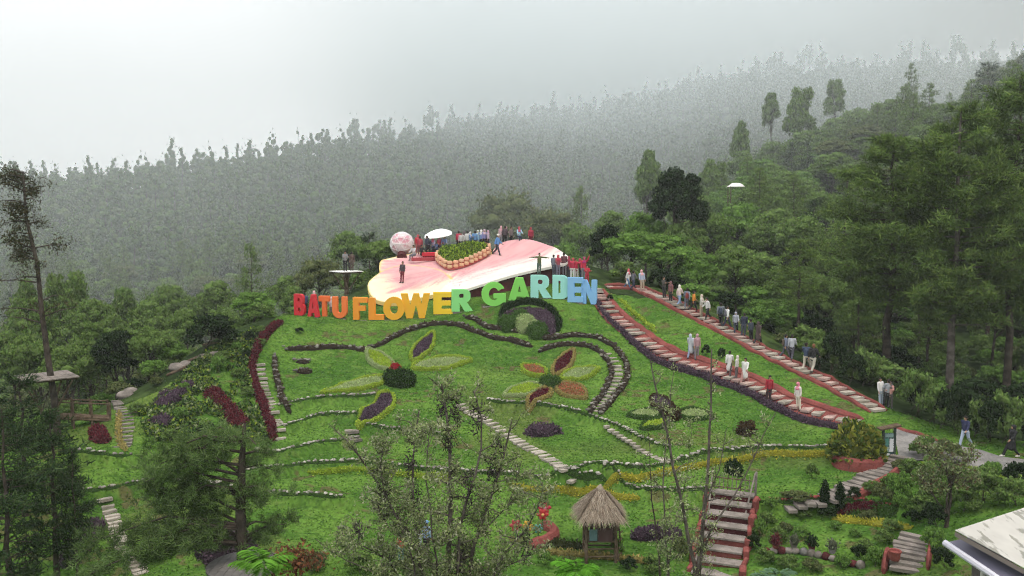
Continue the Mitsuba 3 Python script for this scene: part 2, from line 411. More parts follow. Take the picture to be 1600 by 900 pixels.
def planted(core, pal, dens=90, size=.11, lift=.09, corecol=None, seed=0, long=1.7):
    """Foliage over a core surface: the core (stems and soil) and its leaves as one mesh with vertex colours."""
    rng = np.random.default_rng(seed + 100)
    v, f = core; a, b, c = v[f[:, 0]], v[f[:, 1]], v[f[:, 2]]
    area = np.linalg.norm(np.cross(b - a, c - a), axis=1).sum() / 2
    n = int(max(30, area * dens))
    pts, nr = on_surface(core, n, rng)
    pts = pts + nr * rng.uniform(-.3, 1.2, (n, 1)) * lift
    lm, lc = leaves(pts, size, PAL[pal], rng, up=.25, long=long, nrm=nr)
    cc = np.broadcast_to(PAL[pal].mean(0) * .6 if corecol is None else corecol, (len(v), 3))
    return join([core, lm], [cc, lc])


def blob_outline(c, rx, ry, rot=0, n=18, seed=0, rough=.12):
    th = np.arange(n) * 2 * np.pi / n
    r = 1 + rough * (meshkit.noise(np.c_[np.cos(th) * 2, np.sin(th) * 2, th * 0 + seed]) - .5) * 2
    x, y = rx * r * np.cos(th), ry * r * np.sin(th)
    return np.c_[c[0] + x * math.cos(rot) - y * math.sin(rot), c[1] + x * math.sin(rot) + y * math.cos(rot)]


def petal_outline(pa, pb, w, n=9):
    """A pointed leaf outline on the ground between two pixels, w metres wide."""
    a, b = hit(*pa)[:2], hit(*pb)[:2]
    t = np.linspace(0, 1, n); d = b - a; s = np.array([-d[1], d[0]]) / np.linalg.norm(d)
    prof = w / 2 * np.sin(np.pi * t ** .85) ** .8
    up = a + d * t[:, None] + s * prof[:, None]; lo = a + d * t[:, None] - s * prof[:, None]
    return np.vstack([up, lo[-2:0:-1]])


def hedge(name, label, cat, pix, w, h, pal, dens=110, size=.1, group=None, seed=0, line=None):
    L = line_at(pix) if line is None else line
    M, c = planted(ridge(L, w, h, seed), pal, dens, size, seed=seed)
    return solo(name, label, cat, M, 'leaf', False, c, group)


def bush(name, label, px, py, rx, h, pal, cat='shrub', ry=None, dens=130, size=.12, seed=0, group=None, at=None, key=None):
    c = hit(px, py) if at is None else at
    core = mound(blob_outline(c[:2], rx, ry or rx, seed=seed, rough=.3), h)
    M, col = planted(core, pal, dens, size, lift=.12, seed=seed)
    if key: return part(key, name, M, 'leaf', False, col, label=label)
    return solo(name, label, cat, M, 'leaf', False, col, group)


# ------------------------------------------------------------------ the three planted flowers on the lawn
def planted_flower(label, petals, centre):
    k = thing('flower_bed', label, 'flower bed')
    for i, (a, b, w, pal, rim, lab) in enumerate(petals):
        o = petal_outline(a, b, w)
        M, c = planted(mound(o, .24), pal, 230, .075, lift=.05, seed=i)
        pk = part(k, 'petal', M, 'leaf', False, c, label=lab)
        edge = smooth_line(np.vstack([o, o[:1]]), .15)
        M, c = planted(ridge(edge, .24, .24, i), rim, 300, .06, lift=.04, seed=i + 50)
        part(pk, 'border', M, 'leaf', False, c)
    (px, py), r, h, pal = centre
    bush('centre_bush', None, px, py, r, h, pal, ry=r * .9, key=k, size=.1, dens=220, seed=4)
    return k


k = planted_flower('largest planted flower on the lawn, two deep purple petals and three pale green ones', [
    ((645, 566), (677, 520), 1.15, 'purple', 'lime', 'upper petal of deep purple leaves'), ((642, 576), (737, 564), 1.5, 'pale', 'lime', 'pale green petal to the right'),
    ((612, 580), (574, 548), 1.25, 'lime', 'pale', 'lime petal at upper left'), ((606, 590), (503, 615), 1.55, 'pale', 'lime', 'long pale green petal at lower left'),
    ((612, 616), (560, 670), 1.3, 'purple', 'lime', 'lower petal of deep purple leaves')], ((628, 598), 1.0, .7, 'shade'))
bush('flower_crown', 'red flowers on the dark centre bush', 622, 588, .35, .62, 'red', key=k, size=.07, seed=2)
scene[[q for q in scene if q.endswith('__flower_crown')][0]]['to_world'] = T().translate([-.1, -.2, .22])
k = planted_flower('planted flower with dark red and orange petals inside the curved border', [
    ((866, 588), (896, 548), 1.0, 'maroon', 'gold', 'upper petal of dark red leaves'), ((852, 588), (816, 573), 1.3, 'orange', 'lime', 'orange petal at upper left'),
    ((876, 593), (936, 578), 1.35, 'pale', 'lime', 'pale green petal at upper right'), ((874, 602), (914, 624), 1.7, 'orange', 'gold', 'orange petal at lower right'),
    ((858, 608), (825, 643), 1.0, 'maroon', 'gold', 'lower petal of dark red leaves'), ((846, 603), (788, 620), 1.4, 'lime', 'pale', 'lime petal at lower left')], ((862, 602), .65, .5, 'green'))
k = planted_flower('planted flower partly hidden behind the bare thin trees, with a purple upper petal', [
    ((1046, 645), (1020, 620), 1.1, 'purple', 'brown', 'purple upper petal'), ((1038, 649), (982, 651), 1.25, 'pale', 'green', None), ((1060, 649), (1113, 652), 1.2, 'pale', 'green', None),
    ((1040, 660), (1003, 672), 1.0, 'lime', 'green', None)], ((1050, 653), .55, .55, 'brown'))

# teardrop bed at the crest, hedge arc round a purple bed with round bushes
k = thing('teardrop_bed', 'teardrop bed of purple leaves and round bushes inside a dark clipped hedge under the letters', 'flower bed')
o = np.array([hit(*q)[:2] for q in [(775, 515), (785, 492), (810, 482), (845, 483), (866, 494), (872, 510), (862, 527), (840, 528), (810, 519)]])
M, c = planted(mound(smooth_line(np.vstack([o, o[:1]]), .5)[:-1], .2), 'purple', 140, .09, seed=3); part(k, 'leaf_bed', M, 'leaf', False, c)
M, c = planted(ridge(line_at([(782, 497), (790, 484), (815, 475), (845, 477), (864, 488), (873, 505), (871, 519)]), .34, .36, 2), 'dark', 200, .09, seed=5); part(k, 'hedge', M, 'leaf', False, c)
for i, (px, py, r, h) in enumerate([(797, 509, .85, .6), (820, 512, .95, .65), (841, 520, .85, .6), (812, 498, .7, .45)]):
    bush('round_bush', None, px, py, r, h, 'pale' if i == 1 else 'green', key=k, ry=r * .8, size=.08, dens=220, seed=i)

# dark low borders of stones and brown plants that draw curves on the lawn
BORDERS = [
    ('dark low border snaking across the upper lawn above the big planted flower', [(446, 547), (480, 546), (520, 544), (552, 545), (566, 548), (590, 541), (622, 525), (655, 512), (690, 507), (720, 510), (745, 520), (770, 529), (800, 533), (832, 543)], .34),
    ('dark border curling from above the red petalled flower down beside the curved steps', [(841, 551), (862, 543), (890, 540), (920, 542), (940, 553), (953, 572), (955, 590), (945, 612), (930, 632), (921, 646)], .32),
    ('outer dark border that starts under the teardrop bed and ends below the curved steps', [(727, 497), (745, 501), (760, 512), (790, 516), (830, 522), (856, 530), (890, 526), (920, 527), (948, 536), (968, 552), (980, 575), (977, 598), (960, 622), (936, 648)], .32),
    ('short dark arc on the lawn right of the maroon hedge', [(430, 557), (430, 580), (436, 605), (444, 630), (455, 646)], .34),
    ('small dark bar on the upper left lawn, the upper of two', [(463, 567), (483, 567)], .4), ('small dark bar on the upper left lawn, the lower of two', [(463, 581), (488, 582)], .45)]
for i, (lab, pix, w) in enumerate(BORDERS):
    k = thing('stone_border', lab, 'border'); L = line_at(pix, .22)
    M, c = planted(ridge(L, w, .24, i), 'brown', 60, .08, seed=i, corecol=(.045, .036, .028)); part(k, 'earth_kerb', M, 'leaf', False, c)
    rng = np.random.default_rng(i); st, sc = [], []
    for a in L[::2]:
        for _ in range(2):
            b = trimesh.creation.icosphere(subdivisions=1, radius=1); b.apply_scale(rng.uniform(.06, .13, 3) * [1.3, 1, .8]); b.apply_translation([*(a + rng.uniform(-.16, .16, 2)), 0]); b.apply_translation([0, 0, float(Z(*b.vertices.mean(0)[:2])) + .2])
            st.append(b); sc.append(PAL['stone'][rng.integers(3)] * rng.uniform(.35, .95))
    M, c = join(st, sc); part(k, 'stone', M, 'plain', True, c, stuff=True)
hedge('maroon_hedge', 'long maroon hedge curving down the left side of the lawn beside the stepping stones', 'hedge', [(441, 503), (425, 515), (410, 532), (399, 552), (394, 572), (396, 592), (403, 615), (413, 640), (421, 662), (427, 690)], .40, .4, 'maroon', 170, .09, seed=21)
hedge('maroon_hedge', 'straight wide maroon hedge strip on the left flank below the log wall', 'hedge', [(325, 612), (345, 630), (365, 652), (382, 674)], .95, .4, 'maroon', 170, .1, seed=22)
hedge('purple_hedge', 'dark purple hedge on the left flank, the outer arm of a V', 'hedge', [(243, 641), (262, 632), (282, 618), (300, 600)], .9, .4, 'purple', 170, .09, seed=23)
hedge('purple_hedge', 'thin dark purple hedge on the left flank, the inner arm of a V', 'hedge', [(246, 638), (255, 622), (262, 612)], .45, .35, 'purple', 170, .09, seed=24)
hedge('purple_hedge', 'broad dark purple hedge band running downhill at the lower left beside the pines', 'hedge', [(153, 817), (140, 838), (122, 862), (100, 890)], .95, .45, 'purple', 170, .1, seed=25)
hedge('maroon_hedge', 'short maroon hedge hanging down the bank left of the left stairs', 'hedge', [(150, 672), (154, 682), (160, 694)], .8, .4, 'maroon', 150, .1, seed=26)
hedge('purple_hedge', 'purple flower hedge right of the thatched hut', 'hedge', [(986, 842), (1020, 840), (1066, 840)], .5, .5, 'purple', 200, .09, seed=27)
hedge('purple_flower_row', 'row of purple flowers along the lower edge of the main red stairs', 'flower row', [(930, 470), (941, 488), (965, 514), (992, 539), (1018, 560), (1045, 573), (1090, 587), (1130, 602), (1170, 617), (1210, 639), (1260, 660), (1300, 668), (1340, 675)], .36, .3, 'purple', 170, .1, seed=28)
bush('purple_shrub', 'flat purple shrub on the lawn, right of the foreground tree', 848, 676, .95, .4, 'purple', ry=.5, seed=31)
bush('purple_shrub', 'round purple shrub on the left flank under the V shaped hedge', 252, 664, .6, .4, 'purple', ry=.5, seed=32)
bush('dark_shrub', 'round dark shrub on the right lawn below the man in red', 1167, 676, .45, .5, 'brown', seed=33)
bush('dark_shrub', 'small dark shrub on the terrace below the yellow flower line', 1146, 739, .42, .5, 'dark', seed=34)
bush('dark_shrub', 'dark purple mound beside the round grey deck', 352, 868, 1.1, 1.0, 'purple', ry=.8, seed=35)
for i, (lab, pix, pal, w) in enumerate([
        ('yellow flower line along the right terrace edge', TERRACES['f'], 'yellow', .3), ('yellow green line of plants along the middle terrace edge', TERRACES['d'][2:7], 'lime', .28),
        ('yellow flower line along the lower terrace behind the hut', [(795, 760), (850, 768), (900, 772), (960, 777), (1000, 782)], 'yellow', .35),
        ('yellow flower bed strip on the bank above the bottom right stairs', [(1300, 812), (1340, 816), (1380, 822), (1425, 826)], 'yellow', .9),
        ('yellow plant row in the grass below the hut', [(850, 862), (900, 868), (960, 874), (1020, 880)], 'gold', .6),
        ('yellow plant row hugging the upper right path side of the main stairs', [(968, 468), (985, 485), (1000, 497), (1025, 520)], 'lime', .5),
        ('dark red plant row in front of the grey steps', [(1305, 800), (1345, 799), (1380, 792)], 'maroon', .9), ('green clipped row between the dark red row and the yellow strip', [(1318, 808), (1360, 806), (1402, 800)], 'green', .9), ('green plant row along the near edge of the road', [(1440, 724), (1490, 732), (1540, 740), (1596, 748)], 'lime', .7), ('olive plant row across the bottom between the olive tree and the hut', [(840, 850), (880, 852), (915, 856)], 'olive', .9),
        ('yellow plant row beside the left stairs', [(186, 645), (186, 668), (187, 690), (196, 706)], 'gold', .35)]):
    hedge('flower_line', lab, 'flower line', pix, w * .5, .16, pal, 190, .09, seed=60 + i)

# ------------------------------------------------------------------ terrace kerbs: rows of pale stones
KLAB = {'a': 'upper kerb of pale stones on the left lawn', 'b': 'second kerb of pale stones on the left lawn', 'c': 'third kerb of pale stones on the left lawn, above the yellow green line', 'd': 'longest kerb of pale stones, across the middle of the garden',
        'e': 'kerb of pale stones along the lower left terrace', 'f': 'kerb of pale stones behind the yellow flower line on the right', 'g': 'kerb of stones behind the thatched hut', 'h': 'short grassy kerb of stones beside the left pines', 'i': 'kerb of white stones in the lawn under the red petalled flower',
        'j': 'kerb of red stones at the foot of the right lawn', 'k': 'short stone kerb behind the foreground tree'}
for i, (name, L) in enumerate(TL.items()):
    k = thing('terrace_kerb', KLAB[name], 'kerb'); rng = np.random.default_rng(40 + i); st, sc, big = [], [], 0
    s = 0.0
    for a, b in zip(L[:-1], L[1:]):
        for _ in range(2 if name != 'h' else 1):
            c = a + (b - a) * rng.random() + rng.uniform(-.07, .07, 2)
            r = rng.uniform(.05, .12, 3) * [1.35, 1, .7]
            if rng.random() < .25: continue
            e = trimesh.creation.icosphere(subdivisions=1, radius=1); e.vertices *= 1 + rng.uniform(-.12, .12, (len(e.vertices), 1)); e.apply_scale(r)
            e.apply_transform(trimesh.transformations.rotation_matrix(rng.uniform(0, 6.28), [0, 0, 1])); e.apply_translation([*c, float(Z(*c)) + .05])
            st.append(e); sc.append((PAL['stone'][rng.integers(3)] * 1.5 if name != 'j' else np.array((.25, .07, .06))) * rng.uniform(.6, 1.2))
    M, c = join(st, sc); part(k, 'stone', M, 'plain', True, c, stuff=True)
    M, c = planted(ridge(L + [0, -.1], .16, .05, i), 'green', 120, .08, seed=i); part(k, 'grass_edge', M, 'leaf', False, c)


# ------------------------------------------------------------------ stairs
def slab(c, d, w, depth, th, rng, rough=.04):
    """A worn tread: w metres across the direction d, its corners uneven."""
    v = np.array([(sx * w / 2, sy * depth / 2) for sx, sy in [(-1, -1), (-.6, -1.06), (.6, -1.03), (1, -1), (1, 1), (.5, 1.05), (-.6, 1), (-1, 1)]]) + rng.uniform(-rough, rough, (8, 2))
    m = trimesh.creation.extrude_polygon(Polygon(v), th, engine='earcut')
    a = math.atan2(d[1], d[0]) - math.pi / 2
    m.apply_transform(trimesh.transformations.rotation_matrix(a, [0, 0, 1])); m.apply_translation(c)
    return m


def stairs(label, pix, n, w, depth, mats, name='stone_steps', cat='stairs', lift=.03, th=.14, along=None, rough=.04, level=True):
    k = thing(name, label, cat)
    L = line_at(pix, .05); rng = np.random.default_rng(len(label))
    for i in range(n):
        j = int((i + .5) / n * (len(L) - 1)); a = L[j]
        d = L[min(j + 8, len(L) - 1)] - L[max(j - 8, 0)]; d = d / np.linalg.norm(d)
        if along is not None: d = np.asarray(along, float)
        zz = float(np.max(Z(a[0] + d[0] * np.array([-.5, 0, .5]) * depth, a[1] + d[1] * np.array([-.5, 0, .5]) * depth)))
        ww = w(i / (n - 1)) if callable(w) else w
        m = slab([*(a + rng.uniform(-.04, .04, 2)), zz - th + lift + rng.uniform(0, .02)], d, ww * rng.uniform(.95, 1.05), depth, th, rng, rough)
        part(k, 'step', m, mats[rng.integers(len(mats))])
    return k, L


def stone_color(a, b, f):
    def fn(p, n, uv):
        q = mikit.fbm(p.x * f, p.y * f, p.z * f, 4)
        return mikit.mix(a, b, mikit.smoothstep(.3, .7, q)) * (.8 + .4 * mikit.noise(p.x * f * 9, p.y * f * 9, p.z * f * 9))
    return fn


scene['maroon_wall'] = {'type': 'twosided', 'bsdf': {'type': 'diffuse', 'reflectance': mikit.proc(stone_color((.115, .032, .036), (.07, .024, .026), 1.5))}}
scene['pale_stone'] = {'type': 'twosided', 'bsdf': {'type': 'diffuse', 'reflectance': mikit.proc(stone_color((.42, .38, .33), (.25, .23, .19), 2.2))}}
scene['pink_stone'] = {'type': 'twosided', 'bsdf': {'type': 'diffuse', 'reflectance': mikit.proc(stone_color((.46, .35, .31), (.30, .20, .18), 2.2))}}
scene['grey_stone'] = {'type': 'twosided', 'bsdf': {'type': 'diffuse', 'reflectance': mikit.proc(stone_color((.25, .22, .20), (.15, .135, .12), 2.2))}}
scene['red_paint'] = {'type': 'twosided', 'bsdf': {'type': 'diffuse', 'reflectance': mikit.proc(stone_color((.24, .075, .066), (.17, .055, .05), 1.7))}}
scene['wood'] = {'type': 'twosided', 'bsdf': {'type': 'diffuse', 'reflectance': mikit.proc(stone_color((.14, .105, .075), (.08, .058, .04), 5))}}
scene['concrete'] = {'type': 'twosided', 'bsdf': {'type': 'diffuse', 'reflectance': mikit.proc(stone_color((.24, .23, .22), (.17, .165, .16), 1.3))}}
PS, GS = ['pale_stone'], ['grey_stone', 'pale_stone']
stairs('curved flight of stepping stones between the two dark borders', [(944, 552), (960, 568), (963, 588), (955, 607), (942, 628), (931, 645)], 17, .8, .26, PS)
stairs('flight of stepping stones beside the long maroon hedge', [(405, 568), (407, 590), (413, 615), (424, 640), (432, 662), (437, 690)], 21, .75, .24, PS)
stairs('long flight of square pale stepping stones in the middle of the lawn', [(718, 632), (745, 650), (775, 667), (805, 687), (835, 705), (862, 720), (885, 738), (901, 757)], 27, .72, .28, PS)
stairs('flight of stepping stones on the right lawn below the curved borders', [(948, 665), (970, 681), (990, 695), (1012, 708), (1032, 717), (1052, 725)], 15, .6, .26, PS)
stairs('steep grey steps on the left edge under the tree house walkway', [(185, 626), (194, 645), (197, 662), (194, 680), (191, 700)], 17, .85, .22, ['grey_stone'])
stairs('narrow flight of stones leading down at the lower left', [(162, 778), (170, 797), (180, 820), (187, 843), (196, 862), (209, 880), (222, 899)], 21, .62, .27, PS)
stairs('short flight of stones dropping between the left terraces', [(548, 672), (552, 685), (557, 697)], 5, .75, .3, GS)

# main stairs with red kerbs
MAIN = [(926, 452), (945, 478), (975, 508), (1010, 537), (1050, 560), (1095, 575), (1140, 590), (1185, 608), (1230, 632), (1280, 648), (1345, 664)]
k, L = stairs('main stairs with pale treads between red kerbs, down the right side of the lawn', MAIN, 36, 1.25, .5, ['pink_stone', 'pink_stone', 'pale_stone'], 'main_stairs', rough=.03, lift=.09)
t = np.gradient(L, axis=0); t /= np.linalg.norm(t, axis=1, keepdims=True); sd = np.stack([-t[:, 1], t[:, 0]], 1)
flat = lambda line, w, h, bury=.3: ridge(line, w, h, 3, bury)
part(k, 'ramp', flat(L[::6], 1.7, .07), 'red_paint', True)
part(k, 'kerb', flat((L + sd * .8)[::6], .5, .24), 'red_paint', label='broad red kerb on the uphill side'); part(k, 'kerb', flat((L - sd * .72)[::6], .2, .14), 'red_paint')
UP = [(948, 449), (975, 450), (1005, 455), (1035, 466), (1060, 479), (1100, 500), (1140, 521), (1180, 543), (1220, 565), (1260, 583), (1300, 603), (1340, 625), (1376, 645)]
k, L = stairs('upper path of pale slabs with red kerbs along the right edge of the garden', UP, 44, .85, .55, ['pink_stone', 'pale_stone'], 'upper_path', 'path', rough=.03, lift=.07)
t = np.gradient(L, axis=0); t /= np.linalg.norm(t, axis=1, keepdims=True); sd = np.stack([-t[:, 1], t[:, 0]], 1)
part(k, 'bed', flat(L[::6], 1.5, .06), 'red_paint', True)
part(k, 'kerb', flat((L + sd * .62)[::6], .22, .22), 'red_paint'); part(k, 'kerb', flat((L - sd * .62)[::6], .22, .22), 'red_paint')
# steps down to the sign board
k, L = stairs('grey steps with a red kerb climbing to the sign board at the right', [(1225, 800), (1262, 790), (1290, 784), (1318, 772), (1345, 758), (1372, 742), (1396, 727), (1412, 716)], 19, 1.15, .42, ['grey_stone'], 'lower_steps', lift=.1)
t = np.gradient(L, axis=0); t /= np.linalg.norm(t, axis=1, keepdims=True); sd = np.stack([-t[:, 1], t[:, 0]], 1)
part(k, 'kerb', ridge((L - sd * .75)[60::8], .4, .38, 2), 'red_paint')
# broad stairs with red risers at the bottom
k = thing('broad_stairs', 'broad concrete stairs with red risers and a gate at the top, bottom of the garden', 'stairs')
A, B = hit(1148, 806), hit(1118, 897); A = A + [0, .5, .8]; B = B - [0, 0, .1]; n = 8
d2 = (A - B)[:2]; run = np.linalg.norm(d2); d2 /= run; s2 = np.array([d2[1], -d2[0]]); rot = math.atan2(d2[1], d2[0]) - math.pi / 2
for i in range(n):
    q = i / (n - 1); c = B[:2] + (A - B)[:2] * q; z = float(B[2] + (A[2] - B[2]) * q) + .12
    w = 1.95 + .1 * math.sin(i * 2.1)
    part(k, 'tread', box(w, run / n * .98, .1, [*c, z], rot, ch=.015), 'grey_stone')
    part(k, 'riser', box(w - .06, .07, .5, [*(c - d2 * (run / n * .5 - .10)), z - .28], rot), 'red_paint' if i < 4 else 'maroon_wall')
for s in (-1, 1):
    for i in range(n):
        q = (i + .3) / n; c = B[:2] + (A - B)[:2] * q + s2 * s * (1.08 + .05 * math.sin(i * 3)); z = float(B[2] + (A[2] - B[2]) * q)
        h_ = .5 + .16 * math.sin(i * 2.7 + s)
        part(k, 'side_stone', box(.24 + .06 * math.sin(i * 4 + s), run / n * (1.0 + .1 * math.sin(i * 1.9)), h_, [*c, z + .05 + .04 * math.sin(i * 5 + s)], rot + .09 * math.sin(i * 3.3 + s), .06 * math.sin(i * 2.1), ch=.05), 'red_paint')
GA = A
# gate and hand rails at its top
k = thing('bamboo_gate', 'grey bamboo gate with leaning rails at the top of the broad stairs', 'gate')
rail = lambda a, b, r, n=2: tube(np.linspace(a, b, n), np.linspace(r, r * .8, n), 7)
g0, g1 = A - [*(s2 * 1.0), 0] + [*(d2 * .4), 0], A + [*(s2 * 1.0), 0] + [*(d2 * .4), 0]
part(k, 'post', rail(g0 - [0, 0, .2], g0 + [0, 0, 1.15], .07), 'wood'); part(k, 'post', rail(g1 - [0, 0, .2], g1 + [0.05, 0, 1.15], .07), 'grey_stone')
for i in range(9):
    q = (i + .6) / 10; a = g0 + (g1 - g0) * q
    part(k, 'bamboo_pole', rail(a + [0, 0, .02], a + [.03, 0, .85 + .08 * math.sin(i * 5)], .025), 'grey_stone' if i % 3 else 'wood')
part(k, 'cross_bar', rail(g0 + [0, 0, .7], g1 + [0, 0, .7], .03), 'wood'); part(k, 'cross_bar', rail(g0 + [0, 0, .25], g1 + [0, 0, .25], .03), 'wood')
h0, h1 = hit(1106, 822), hit(1164, 822)
h0, h1 = h0 + [0, 0, .2], h1 + [0, 0, .2]
part(k, 'hand_rail', rail(h0 + [0, 0, .3], g0 + [0, 0, 1.0], .05), 'grey_stone'); part(k, 'hand_rail', rail(h1 + [0, 0, .3], g1 + [0, 0, 1.1], .05), 'grey_stone')
# stairs at the bottom right
k, L = stairs('dark stone steps with a red painted wall, beside the roof at the bottom right', [(1416, 899), (1418, 880), (1422, 862), (1428, 848), (1433, 840)], 8, 1.25, .34, ['grey_stone'], 'lower_steps', lift=.14)
t = np.gradient(L, axis=0); t /= np.linalg.norm(t, axis=1, keepdims=True); sd = np.stack([-t[:, 1], t[:, 0]], 1)
part(k, 'side_wall', ridge((L - sd * .75)[::5], .2, .5, 4), 'red_paint'); part(k, 'side_wall', ridge((L + sd * .8)[:int(len(L) * .6):5], .28, .62, 6), 'red_paint')
pot = trimesh.creation.revolve([(0, 0), (.17, 0), (.2, .1), (.23, .34), (.26, .36), (.25, .39), (.21, .37), (.19, .3), (.0, .28)], sections=20); c = hit(1397, 892); pot.apply_translation(c + [0, 0, .45])
solo('flower_pot', 'round red flower pot with a dark opening on the stair wall at the bottom', 'flower pot', pot, 'red_paint', 30)

# ------------------------------------------------------------------ the giant flower platform on the hilltop
PC = np.array([P(*q) for q in [(590, 468, 65), (575, 440, 68), (597, 405, 72.5), (650, 392, 75), (700, 456, 65.5), (800, 427, 66), (885, 402, 67.5), (660, 430, 69), (700, 418, 70), (760, 396, 72), (720, 388, 75), (815, 375, 73.5), (785, 379, 74), (870, 386, 70), (640, 470, 65), (840, 400, 70), (790, 400, 71)]])
prbf = RBFInterpolator(PC[:, :2], PC[:, 2], kernel='thin_plate_spline', smoothing=.4)


def ZP(x, y):
    x, y = np.broadcast_arrays(np.asarray(x, float), np.asarray(y, float))
    return prbf(np.stack([x.ravel(), y.ravel()], -1)).reshape(x.shape)


def on_deck(px, py):
    return hit(px, py, ZP, 60.0)


def deck_outline(pix):
    return smooth_line([on_deck(*q) for q in pix + pix[:1]], .25)[:-1]


def petal_sheet(name, o, lift, thick, paint, skirt=None):
    """A painted concrete petal: its outline filled with a fine sheet that follows the bowl, with a real rim thickness."""
    poly = Polygon(o).buffer(0)
    x0, y0, x1, y1 = poly.bounds
    g = .14; xs, ys = np.meshgrid(np.arange(x0, x1, g), np.arange(y0, y1, g))
    xy = np.c_[xs.ravel(), ys.ravel()]; xy = xy[shapely.contains_xy(poly.buffer(-.09), xy[:, 0], xy[:, 1])]
    rim = np.asarray(poly.exterior.coords)[:-1]
    rim = smooth_line(np.vstack([rim, rim[:1]]), .14)[:-1]
    pts = np.vstack([rim, xy])
    from scipy.spatial import Delaunay
    tri = Delaunay(pts).simplices; cen = pts[tri].mean(1)
    tri = tri[shapely.contains_xy(poly, cen[:, 0], cen[:, 1])]
    a, b, c = pts[tri[:, 0]], pts[tri[:, 1]], pts[tri[:, 2]]
    tri = np.where((((b - a)[:, 0] * (c - a)[:, 1] - (b - a)[:, 1] * (c - a)[:, 0]) > 0)[:, None], tri, tri[:, ::-1])
    n = len(rim); edge = shapely.distance(shapely.boundary(poly), shapely.points(pts))
    top_ = np.c_[pts, ZP(pts[:, 0], pts[:, 1]) + lift]
    col = paint(pts[:, 0], pts[:, 1], edge)
    lo = np.c_[rim, top_[:n, 2] - thick]
    i = np.arange(n); j = (i + 1) % n; N = len(pts)
    side = np.vstack([np.stack([i, N + i, N + j], 1), np.stack([i, N + j, j], 1)])
    if Polygon(rim).exterior.is_ccw is False: side = side[:, ::-1]
    return (np.vstack([top_, lo]), np.vstack([tri, side])), np.vstack([col, col[:n] * .98])


CREAM, WHITE, PINK, ROSE, YEL = np.array((.74, .70, .50)), np.array((.70, .66, .61)), np.array((.64, .37, .37)), np.array((.54, .21, .25)), np.array((.68, .52, .20))


def right_paint(front, cx, cy, base, off, slope, width, yel=-1.):
    """White along the front rim, pink streaks running lengthwise behind it."""
    tree_ = cKDTree(smooth_line([on_deck(*q) for q in front], .1))

    def fn(x, y, e):
        d = tree_.query(np.c_[x, y])[0]; th = np.arctan2(y - cy, x - cx); r = np.hypot(x - cx, y - cy)
        st = meshkit.fbm(np.c_[th * 10, r * .3, th * 0 + 3], 3, seed=2); st2 = meshkit.fbm(np.c_[th * 30, r * .5, th * 0 + 8], 3, seed=9)
        k = np.clip((d - off - slope * r + (st - .5) * 2.4 + (st2 - .5)) / width, 0, 1)[:, None]
        k2 = np.clip((st2 - .5) * 6, 0, 1)[:, None] * np.clip((k - .1) * 3, 0, 1)
        c = base * (1 - k) + PINK * k
        c = c * (1 - .5 * k2) + ROSE * .5 * k2
        c = c * (.86 + .22 * meshkit.fbm(np.c_[x * 1.3, y * 1.3, x * 0], 4, seed=40))[:, None]
        y_ = np.clip((yel - e) / .06, 0, 1)[:, None]
        return c * (1 - y_) + YEL * y_
    return fn


def petal_paint(cx, cy, ang, w0, w1, rimcol, yel=.16):
    """Painted streaks that run out from the flower's heart: pink inside, cream at the rim, a yellow edge line."""
    def fn(x, y, e):
        th = np.arctan2(y - cy, x - cx); r = np.hypot(x - cx, y - cy)
        st = meshkit.fbm(np.c_[th * 14, r * .35, th * 0 + ang], 3, seed=2)
        st2 = meshkit.fbm(np.c_[th * 34, r * .6, th * 0 + ang], 3, seed=9)
        k = np.clip((e - w0 + (st - .5) * 1.6 + (st2 - .5) * .8) / (w1 - w0), 0, 1)[:, None]
        k2 = np.clip((st2 - .52) * 6, 0, 1)[:, None] * np.clip((k - .15) * 3, 0, 1)
        c = rimcol * (1 - k) + PINK * k
        c = c * (1 - .6 * k2) + ROSE * .6 * k2
        y_ = np.clip((yel - e) / .06, 0, 1)[:, None]
        return c * (1 - y_) + YEL * y_
    return fn


k = thing('flower_platform', 'giant painted flower platform of pink and cream petals on the hilltop behind the letters', 'viewing platform')
FO = {'front': [(705, 436), (690, 423), (660, 416), (630, 414), (605, 420), (588, 430), (576, 441), (575, 452), (580, 462), (590, 470), (612, 473), (640, 470), (662, 464), (686, 458), (712, 447), (722, 436)],
      'back': [(700, 428), (660, 424), (628, 422), (606, 425), (593, 420), (595, 405), (608, 401), (630, 396), (660, 391), (700, 392), (735, 388), (762, 388), (772, 404), (745, 421), (716, 437)],
      'right': [(684, 459), (706, 438), (740, 419), (766, 402), (772, 390), (785, 380), (800, 376), (822, 375), (842, 379), (862, 386), (880, 396), (889, 404), (884, 412), (862, 417), (830, 424), (800, 431), (770, 440), (735, 451), (705, 460)]}
oF, oB, oR = (deck_outline(FO[q]) for q in ('front', 'back', 'right'))
hc = on_deck(735, 408)
M, c = petal_sheet('petal', oF, 0, .3, right_paint([(575, 450), (580, 462), (590, 470), (612, 473), (640, 470), (662, 464), (686, 458), (704, 449)], hc[0], hc[1], CREAM, .75, .05, 1.3, .1)); part(k, 'petal', M, 'plain', False, c, label='front left petal with a broad cream rim')
M, c = petal_sheet('petal', oB, -.16, .3, petal_paint(hc[0], hc[1], 5, -.3, .6, CREAM)); part(k, 'petal', M, 'plain', False, c, label='back left petal of pink')
M, c = petal_sheet('petal', oR, .05, .2, right_paint([(684, 459), (705, 460), (735, 451), (770, 440), (800, 431), (830, 424), (862, 417), (884, 412)], *on_deck(700, 445)[:2], WHITE, 1.5, .13, 1.6)); part(k, 'petal', M, 'plain', False, c, label='large right petal, white along its front and pink towards the back')


